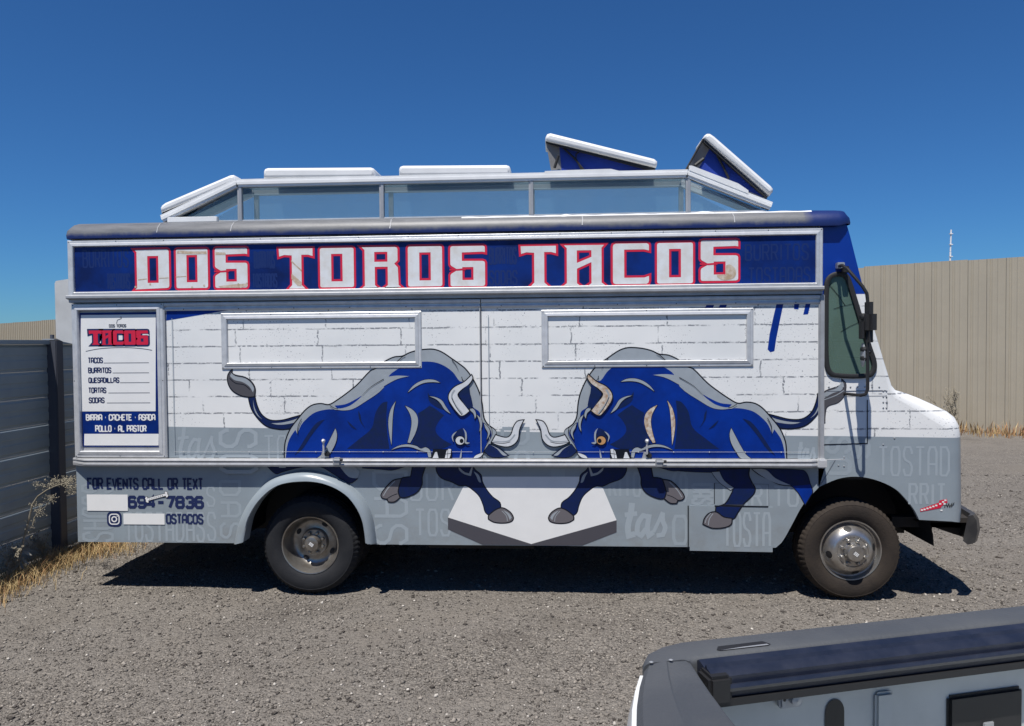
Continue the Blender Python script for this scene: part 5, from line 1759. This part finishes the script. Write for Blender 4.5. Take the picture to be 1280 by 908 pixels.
# bed sides
def bed_side(sgn):
    def m_(p): return p if sgn == 0 else (p[0], -BW-p[1], p[2])
    mb = MB()
    secs = []
    for x, dx_ in ((-.10, -.075), (-.05, -.03), (.0, -.005), (.2, .0), (BL, .0)):
        secs.append([m_((x, dx_-.006, RZ-.045)), m_((x, dx_+.004, RZ-.12)), m_((x, dx_+.016, RZ-.3)), m_((x, dx_+.012, RZ-.55)), m_((x, dx_-.01, RZ-.8)), m_((x, dx_-.05, RZ-.8)), m_((x, -.092, RZ-.8)), m_((x, -.092, RZ-.051))])
    loft(mb, secs, 'pickup_white')
    q_ = MB(); q_.add([m_((x, -.0932, z)) for x in (-.04, BL-.04) for z in (.80, RZ-.052)], [(0, 1, 3, 2)], 'bed_shade_grey'); pbuild(q_, 'bed_wall_shade')  # added grey sheet over the white inner wall, standing in for shade
    o = pbuild(mb, 'bed_side', pick, True, 40)
    return o
fs_ = bed_side(0); bed_side(1)
# bulges pressed into the far inner wall
for x0, x1 in ((.36, .40),):
    mb = MB()
    mb.box((x0, -.102, .82), (x1, -.091, RZ-.10), 'bed_shade_grey', .005); pbuild(mb, 'wall_rib', fs_)
# holes and lamp in the wall
def wallpt(px_, py_, pl=-.094):
    """point on the inner wall plane y' = -0.18"""
    d = ray(px_, py_); n_ = np.array([puy.x, puy.y, 0]); o_ = np.array([PO.x, PO.y, 0])
    t = (pl-(CAM-o_)@n_)/(d@n_); q = CAM+d*t
    v = Vector((q[0], q[1]))-PO
    return v.dot(pux), float(q[2])
a = wallpt(1043, 875)
mb = MB()
pts = [(a[0]+.021*math.cos(t), -.0950, a[1]-.024+.026*math.sin(t)) for t in [math.pi*k/10 for k in range(11)]]+[(a[0]-.021, -.0950, a[1]-.12), (a[0]+.021, -.0950, a[1]-.12)]
mb.add(pts, [tuple(range(len(pts)))], 'black'); pbuild(mb, 'wall_hole', fs_)
a, b2 = wallpt(1183, 872), wallpt(1276, 866)
mb = MB(); mb.box((a[0], -.102, a[1]-.14), (b2[0], -.088, a[1]+.004), 'black', .012)
lampo = pbuild(mb, 'bed_lamp', fs_, True)
mb = MB(); mb.box(((a[0]+b2[0])/2-.012, -.106, a[1]-.14), ((a[0]+b2[0])/2+.014, -.1015, a[1]-.055), 'galvanised', .004); pbuild(mb, 'lamp_lens', lampo)
# folded cover track along the far rail
mb = MB()
secs = []
for x in (-.005, .6, BL):
    secs.append([(x, -.081, RZ-.05), (x, -.081, RZ-.006), (x, -.088, RZ-.001), (x, -.110, RZ-.007), (x, -.116, RZ+.002), (x, -.120, RZ-.004), (x, -.132, RZ-.007), (x, -.139, RZ-.013), (x, -.139, RZ-.05)])
loft(mb, secs, 'tonneau')
tr_ = pbuild(mb, 'cover_track', pick, True, 30)
mb = MB()
loft(mb, [[(x, -.1395, RZ-.026), (x, -.147, RZ-.024), (x, -.150, RZ-.030), (x, -.147, RZ-.037), (x, -.1395, RZ-.040)] for x in (.02, .6, BL)], 'tonneau')
pbuild(mb, 'track_lip', tr_, True)
mb = MB()
mb.box((.0, -.145, RZ-.064), (BL, -.10, RZ-.051), 'black'); mb.box((-.015, -.15, RZ-.06), (.03, -.1, RZ-.008), 'black', .006); pbuild(mb, 'track_seal', tr_)
a = wallpt(986, 871, -.10)
mb = MB()
mb.box((a[0]-.024, -.110, a[1]-.018), (a[0]+.024, -.0935, a[1]+.018), 'aluminium_dull', .004)
mb.lathe([(.001, -.012), (.010, -.010), (.011, 0), (.010, .004)], (a[0]+.004, -.110, a[1]+.001), 'aluminium_dull', 10)
mb.lathe([(.0045, .001), (.0005, -.001)], (a[0]-.015, -.1105, a[1]), 'black', 8)
pbuild(mb, 'track_bracket', tr_, True)
# floor, bulkhead, bumper, cab, wheels
mb = MB()
mb.box((-.02, -BW+.094, .76), (BL, -.094, .80), 'bed_shade_grey')
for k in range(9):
    mb.box((0, -BW+.25+.15*k, .8001), (BL, -BW+.31+.15*k, .812), 'bed_shade_grey')
pbuild(mb, 'bed_floor')
mb = MB(); mb.box((BL-.04, -BW+.098, .8), (BL, -.098, RZ-.06), 'pickup_white', .01); pbuild(mb, 'bulkhead')
mb = MB(); mb.box((-.40, -BW+.06, .5), (-.20, -.06, .68), 'aluminium', .03); pbuild(mb, 'rear_bumper', pick, True)
mb = MB()
prof = [(BL+.02, .55), (BL+.02, 1.38), (BL+.18, 1.86), (BL+.5, 1.92), (BL+1.5, 1.92), (BL+1.9, 1.84), (BL+2.55, 1.36), (BL+3.5, 1.22), (BL+3.75, 1.05), (BL+3.78, .5)]
secs = []
for y, f_ in ((-.01, 0), (-.0, .5), (-.05, 1), (-BW+.05, 1), (-BW, .5), (-BW+.01, 0)):
    s_ = []
    for x, z in prof:
        tum = max(0, z-1.35)*.22
        yy = y-tum if y > -BW/2 else y+tum
        s_.append((x, yy, z))
    secs.append(s_)
loft(mb, secs, 'pickup_white')
cabp = pbuild(mb, 'cab', pick, True, 35)
for sy in (0, 1):
    for (xa, xb) in ((BL+.28, BL+1.05), (BL+1.12, BL+2.0)):
        mb = MB()
        z0_, z1_ = 1.40, 1.82
        q = [(xa, z0_), (xb+(.25 if xb > BL+1.5 else 0), z0_), (xb-.05, z1_), (xa+.05, z1_)]
        mb.add([(x, (-.0+.004-(z-1.35)*.22) if sy == 0 else (-BW-.004+(z-1.35)*.22), z) for x, z in q], [(0, 1, 2, 3)], 'black')
        pbuild(mb, 'side_window', cabp)
mb = MB(); mb.add([(BL+.05, -.3, 1.44), (BL+.05, -BW+.3, 1.44), (BL+.165, -BW+.35, 1.78), (BL+.165, -.35, 1.78)], [(0, 1, 2, 3)], 'black'); pbuild(mb, 'rear_window', cabp)
mb = MB(); mb.add([(BL+2.5, -.15, 1.41), (BL+2.5, -BW+.15, 1.41), (BL+1.94, -BW+.22, 1.82), (BL+1.94, -.22, 1.82)], [(0, 1, 2, 3)], 'black'); pbuild(mb, 'windscreen', cabp)
mb = MB(); mb.box((-.1, -BW+.3, .42), (BL+3.5, -.3, .56), 'chassis'); pbuild(mb, 'underframe')
for x in (.72, BL+2.9):
    for y, fl in ((-.02, -1), (-BW+.02, 1)):
        mb = MB(); mb.lathe([(.23, .03), (.27, .0), (.34, .0), (.38, .03), (.385, .08), (.385, .2), (.37, .25), (.23, .24)], (x, y, .385), 'tyre', 40, flip=fl)
        w_ = pbuild(mb, 'wheel', pick, True)
        mb = MB(); mb.lathe([(.232, .03), (.225, .02), (.21, .06), (.12, .05), (.07, .03), (.0005, .03)], (x, y, .385), 'steel_dull', 32, flip=fl); pbuild(mb, 'rim', w_, True)
for y in (-.045, -BW+.045):
    mb = MB(); mb.box((-.105, y-.025, RZ-.62), (-.06, y+.025, RZ-.28), 'lamp_red', .01); pbuild(mb, 'tail_light')

# ================================================================== DRY WEEDS
def blades(name, pts, n, hlo, hhi, mt, label, spread=.0, lean=.5, wd=.004):
    vs, fs, ms = [], [], []
    mb = MB()
    for i in range(n):
        x, y = pts()
        h = random.uniform(hlo, hhi)*(.5+.5*random.random())
        a = random.uniform(0, 6.28)
        l = random.uniform(.1, lean)*h
        dx, dy = math.cos(a)*l, math.sin(a)*l
        w = wd*random.uniform(.6, 1.4)
        p = Vector((-math.sin(a), math.cos(a), 0))*w
        b0 = Vector((x, y, -.02)); b1 = Vector((x+dx*.35, y+dy*.35, h*.6)); b2_ = Vector((x+dx, y+dy, h))
        k = len(vs)
        vs += [b0-p, b0+p, b1+p*.8, b1-p*.8, b2_]
        fs += [(k, k+1, k+2, k+3), (k+3, k+2, k+4)]
        mm = mt[0] if random.random() < .72 else mt[1]
        ms += [mm, mm]
    for f_, q in zip(fs, ms):
        mb.f.append(list(f_)); mb.m.append(mb.mi(q))
    mb.v = [tuple(v) for v in vs]
    o = mb.build(name)
    o['kind'] = 'stuff'
    tag(o, label, 'dry grass')
def left_pts():
    t = random.random()
    y = -1.6+t*4.6
    w = .34 if y < .9 else .55
    return -.86+abs(random.gauss(0, .5))*w, y
blades('dry_grass', left_pts, 15000, .03, .15, ('straw', 'straw_red'), 'golden dry grass along the foot of the slate fence', lean=1.5, wd=.0019)
def right_pts():
    t = random.uniform(-6, 40)
    c_ = .45+.55*math.sin(t*2.3)*math.sin(t*.9+1)
    p = FA+FD*t+FN*(.05+abs(random.gauss(0, .28))*(.5+c_))
    return p.x, p.y
blades('dry_grass', right_pts, 7000, .05, .34, ('straw_red', 'straw'), 'brown and golden dry weeds along the foot of the tan fence', lean=.7, wd=.009)

def shrub(loc, h, label, leafy, seed, lean=(0, 0), n0=5, width=.5, tr=.012):
    r_ = random.Random(seed)
    root = empty('dead_weed', loc, label, 'weed')
    st = MB(); tw = MB()
    def grow(p, d, L, r, lev):
        pts = [p]
        q = p
        for k in range(4):
            d2 = (d+Vector((r_.uniform(-.2, .2), r_.uniform(-.2, .2), r_.uniform(-.1, .12)))).normalized()
            q = q+d2*(L/4); pts.append(q); d = d2
        (st if lev == 0 else tw).tube(pts, [r*(1-.18*k) for k in range(5)], 'dead_stem', 5 if lev == 0 else 3)
        if lev < 3:
            for k in range(1, 5):
                for j in range(2 if lev else 2):
                    if r_.random() < .85:
                        nd_ = (d+Vector((r_.uniform(-1, 1), r_.uniform(-1, 1), r_.uniform(-.2, .7)))*width*1.6).normalized()
                        grow(pts[k], nd_, L*r_.uniform(.3, .5), r*.5, lev+1)
        elif r_.random() < .5:
            s_ = .006 if leafy else .010
            tw.add([q, q+Vector((s_, 0, s_)), q+Vector((0, s_, 2*s_)), q+Vector((-s_, 0, s_))], [(0, 1, 2, 3)], 'dead_stem')
    for k in range(n0):
        d = Vector((lean[0]+r_.uniform(-width, width)*.5, lean[1]+r_.uniform(-width, width)*.5, 1)).normalized()
        grow(Vector(loc), d, h*r_.uniform(.7, 1), tr, 0)
    st.build('stem', root, True); tw.build('twig', root)
    return root
bx_, by_ = G(1188, 541)
shrub((bx_, by_, 0), .62, 'twiggy brown dead shrub standing against the tan fence beyond the hood', False, 5, (.05, 0), 4, .45, .014)
# tall arching weed by the slate fence
def arching():
    base = G(26, 704)
    root = empty('arching_weed', (base[0], base[1], 0), 'tall dry weed stalk with pale leaves arching beside the slate fence', 'weed')
    Yp = .42
    base = (S(105/4.5375, 560+660/4.54, Yp)[0], Yp)
    root.location = (base[0], base[1], 0)
    K = (1/4.5375, 1/4.54, 0, 560)
    def w(x, y, dy=0): X, Z = S(x*K[0]+K[2], y*K[1]+K[3], Yp+dy); return Vector((X, Yp+dy, Z))
    main = [Vector((w(100, 700).x, Yp, -.01)), w(105, 660), w(122, 570), w(140, 490), w(165, 400), w(185, 320), w(215, 275), w(265, 240), w(320, 215), w(370, 200), w(412, 180)]
    mb = MB(); mb.tube([tuple(p) for p in main], [.0095, .009, .0085, .008, .0075, .007, .0065, .006, .005, .004, .002], 'dead_stem', 6)
    mb.tube([tuple(p) for p in [w(185, 440), w(195, 395), w(215, 365), w(255, 335), w(290, 295)]], [.005, .005, .004, .003, .002], 'dead_stem', 5)
    mb.tube([tuple(p) for p in [w(370, 200), w(385, 230), w(390, 270)]], [.004, .003, .002], 'dead_stem', 5)
    mb.build('stem', root, True)
    tw = MB()
    r_ = random.Random(3)
    for (x, y, rx, ry, n) in ((350, 195, 60, 22, 70), (250, 205, 80, 18, 50), (285, 290, 25, 18, 30), (400, 220, 30, 40, 50), (390, 180, 30, 18, 40), (195, 330, 30, 25, 16), (230, 360, 35, 18, 24), (175, 450, 25, 30, 14), (150, 500, 30, 40, 14)):
        for k in range(n):
            p = w(x+r_.uniform(-rx, rx), y+r_.uniform(-ry, ry), r_.uniform(-.1, .1))
            q = p+Vector((r_.uniform(-.04, .04), r_.uniform(-.03, .03), r_.uniform(-.03, .03)))
            tw.tube([tuple(p), tuple((p+q)/2+Vector((0, 0, .006))), tuple(q)], .0011, 'dead_stem', 3, False)
            s_ = .004
            tw.add([q, q+Vector((s_, 0, s_)), q+Vector((0, s_, 2*s_)), q+Vector((-s_, 0, s_))], [(0, 1, 2, 3)], 'seed_head')
    tw.build('twig', root)
    for (x0, y0, x1, y1, wd) in ((120, 610, 92, 560, .018), (125, 590, 182, 610, .016), (118, 625, 165, 662, .014), (110, 650, 92, 695, .014), (112, 650, 140, 690, .016)):
        a, b = w(x0, y0, -.01), w(x1, y1, -.05)
        d = (b-a); nn = Vector((-d.z, 0, d.x)).normalized()*wd
        m1 = a.lerp(b, .35)+Vector((0, -.01, .012)); m2 = a.lerp(b, .7)+Vector((0, -.012, .01))
        lf = MB(); lf.add([a, m1+nn*.8, m2+nn, b, m2-nn, m1-nn*.8], [(0, 1, 5), (1, 2, 4, 5), (2, 3, 4)], 'pale_leaf'); lf.build('leaf', root, True)
arching()
for i, (x, y, sd) in enumerate(((8, 728, 11), (55, 706, 12))):
    p = G(x, y)
    shrub((p[0], p[1], 0), .26-.05*i, ('small grey dead weed at the foot of the slate fence, left of the arching stalk', 'small bent dead weed between the arching stalk and the truck rear')[i], True, sd, (.35, -.2), 4, .5, .005)
